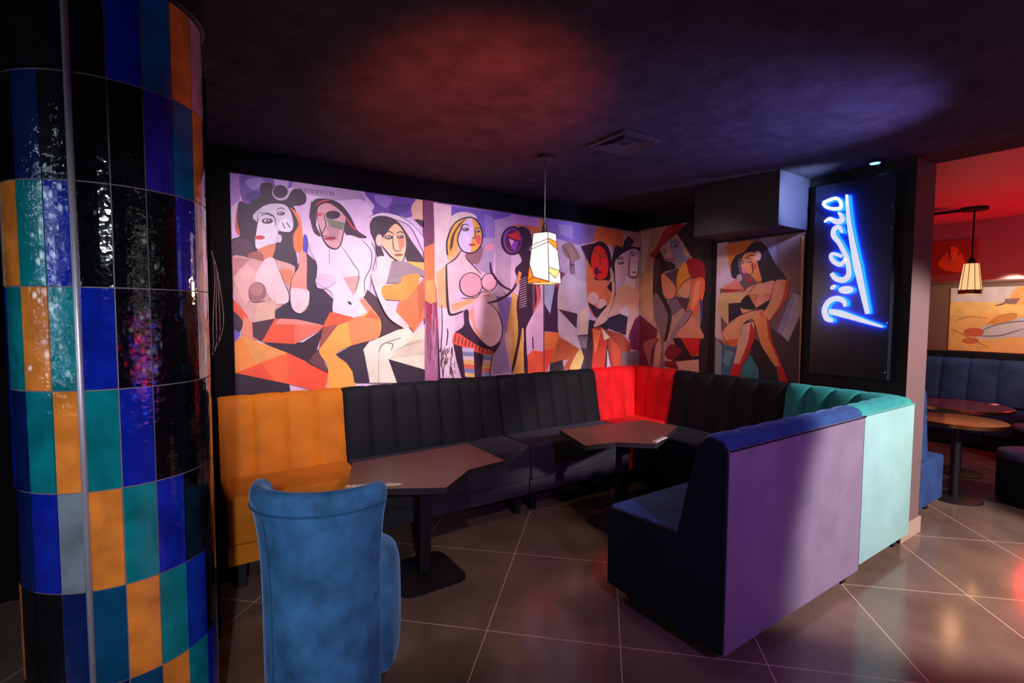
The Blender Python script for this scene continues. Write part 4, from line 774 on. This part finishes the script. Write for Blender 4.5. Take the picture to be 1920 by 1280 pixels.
# graffiti-like small picture on the soffit face
ps = thing('soffit_painting', (3.54, -1.5, 2.3), 'small flame-coloured painted patch on the dropped ceiling of the second room', 'picture')
b = MB(); b.box(3.542, 3.549, -1.95, -1.25, 2.1, 2.5); part(b, 'canvas', mat('soffit_picture_back', (150, 60, 40), .6), ps)
p = Paint(0, 3.541); p.org(1720, 270, 3.12)
p.poly([(120, 700), (170, 640), (200, 600), (245, 620), (290, 720), (260, 750), (160, 735)], (226, 120, 50)); p.ln([(180, 690), (188, 610), (196, 680)], 8, (120, 30, 30)); p.ln([(210, 690), (220, 630), (240, 690)], 8, (240, 170, 80)); p.ln([(240, 650), (250, 620)], 8, (110, 30, 30))
p.build('print', m_paint, ps, [(1, -1.948, -1.252), (2, 2.102, 2.498)]).data.transform(Matrix.Translation(-ps.location))
def round_table(x, y, R, label, zt=.70):
    r = thing('round_table', (x, y, 0), label, 'table', None)
    b = MB(); b.lathe([(R-.004, zt-.028), (R-.004, zt)], (x, y), 64); part(b, 'tabletop', m_marble, r, True, 30)
    b = MB(); b.lathe([(R-.004, zt-.032), (R, zt-.030), (R, zt-.001), (R-.003, zt+.001)], (x, y), 64, 0, False); tag(part(b, 'rim', m_brass, r, True, 40), 'brass rim', None)
    b = MB(); b.lathe([(.035, .02), (.035, zt-.028)], (x, y), 20); part(b, 'post', m_black, r, True, 40)
    b = MB(); b.lathe([(.2, 0), (.2, .008), (.17, .016), (.04, .022)], (x, y), 40); part(b, 'base_plate', m_black, r, True, 30)
round_table(1.47, -2.36, .33, 'round brown table with brass rim nearest the blue sofa end')
round_table(2.42, -2.14, .40, 'round brown table with brass rim, the one farther back beside the banquette')
b = MB(); q = at(1865, 758, 2, .702); 
st = thing('table_note', (q.x, q.y, .7012), 'small white card lying on the farther round table', 'card'); b.box(q.x-.05, q.x+.05, q.y-.025, q.y+.025, .7012, .7042); part(b, 'card', mat('white_card', (240, 235, 235), .5), st)
def pouf(x, y, R, label):
    r = thing('pouf', (x, y, 0), label, 'stool', None)
    b = MB(); b.lathe([(R-.01, .015), (R, .04), (R, .39)], (x, y), 48); part(b, 'body', m_dn, r, True, 40)
    b = MB(); b.lathe([(R+.002, .39), (R+.006, .41), (R-.004, .435), (R-.04, .45), (.02, .455)], (x, y), 48); part(b, 'cushion', velvet('slate_velvet_'+str(int(x*10)), (70, 74, 100), .15), r, True, 50)
pouf(1.85, -2.79, .24, 'round dark navy pouf with slate top, nearest at the right edge')
pouf(3.32, -2.58, .22, 'round dark pouf at the right edge, behind the nearer pouf')
# second pendant
QX, QY = 2.66, -2.11
l2 = thing('pendant_lamp', (QX, QY, HC), 'glowing round tapered pendant lamp with brass bottom band in the red-lit room', 'lamp')
b = MB(); b.lathe([(.11, HC+.039), (.11, HC+.01), (.03, HC)], (QX, QY), 24); part(b, 'canopy', m_black, l2, True, 40)
b = MB(); b.tube([(QX, QY, HC), (QX, QY, 2.2)], .008, 6); part(b, 'rod', m_black, l2)
b = MB(); b.lathe([(.02, 2.2), (.03, 2.16), (.03, 2.14)], (QX, QY), 16); part(b, 'socket', m_black, l2)
b = MB(); b.lathe([(.062, 2.14), (.092, 1.87)], (QX, QY), 10); part(b, 'shade', emit('lit_salmon_glass', (255, 190, 130), 1.15), l2)
b = MB()
for k in range(10):
    a = 2*PI*k/10; b.tube([(QX+.063*math.cos(a), QY+.063*math.sin(a), 2.14), (QX+.095*math.cos(a), QY+.095*math.sin(a), 1.865)], .003, 5)
part(b, 'leading', mat('lead_ribs', (60, 30, 18), .5, .5), l2)
b = MB(); b.lathe([(.093, 1.872), (.097, 1.83)], (QX, QY), 10); part(b, 'bottom_band', m_brass, l2)
light('pendant_bulb_second', 'POINT', (QX, QY, 1.76), 3, (1, .5, .25), None, .06)

# fairy lights hung behind the camera: only their reflections show in the tiles
def fairy(name, cx, cy, z0, z1, n, cols, label, wx=.5):
    r = thing(name, (cx, cy, z0), label, 'string lights')
    for j, (c, s) in enumerate(cols):
        b = MB()
        for i in range(n):
            x, y, z = cx+random.gauss(0, wx*.5), cy+random.gauss(0, wx*.5), random.uniform(z0, z1) if j == 0 else random.uniform(z0-.2, z0+.35*(z1-z0)); rr = random.uniform(.008, .02)
            b.add([(x-rr, y, z), (x+rr, y, z), (x, y-rr, z), (x, y+rr, z), (x, y, z-rr*1.5), (x, y, z+rr*1.5)], [[0, 2, 5], [2, 1, 5], [1, 3, 5], [3, 0, 5], [2, 0, 4], [1, 2, 4], [3, 1, 4], [0, 3, 4]])
        part(b, 'bulbs', emit(name+str(j), c, s), r)['kind'] = 'stuff'
fairy('string_lights', -1.7, -5.7, .9, 2.5, 260, [((235, 235, 220), 14), ((255, 20, 30), 22), ((20, 70, 255), 22)], 'tangle of white, red and blue fairy lights behind the viewer', 1.5)
fairy('string_lights', -6.9, -3.0, 1.1, 2.55, 420, [((210, 230, 255), 22)], 'tangle of cool white fairy lights to the left of the viewer', 1.1)
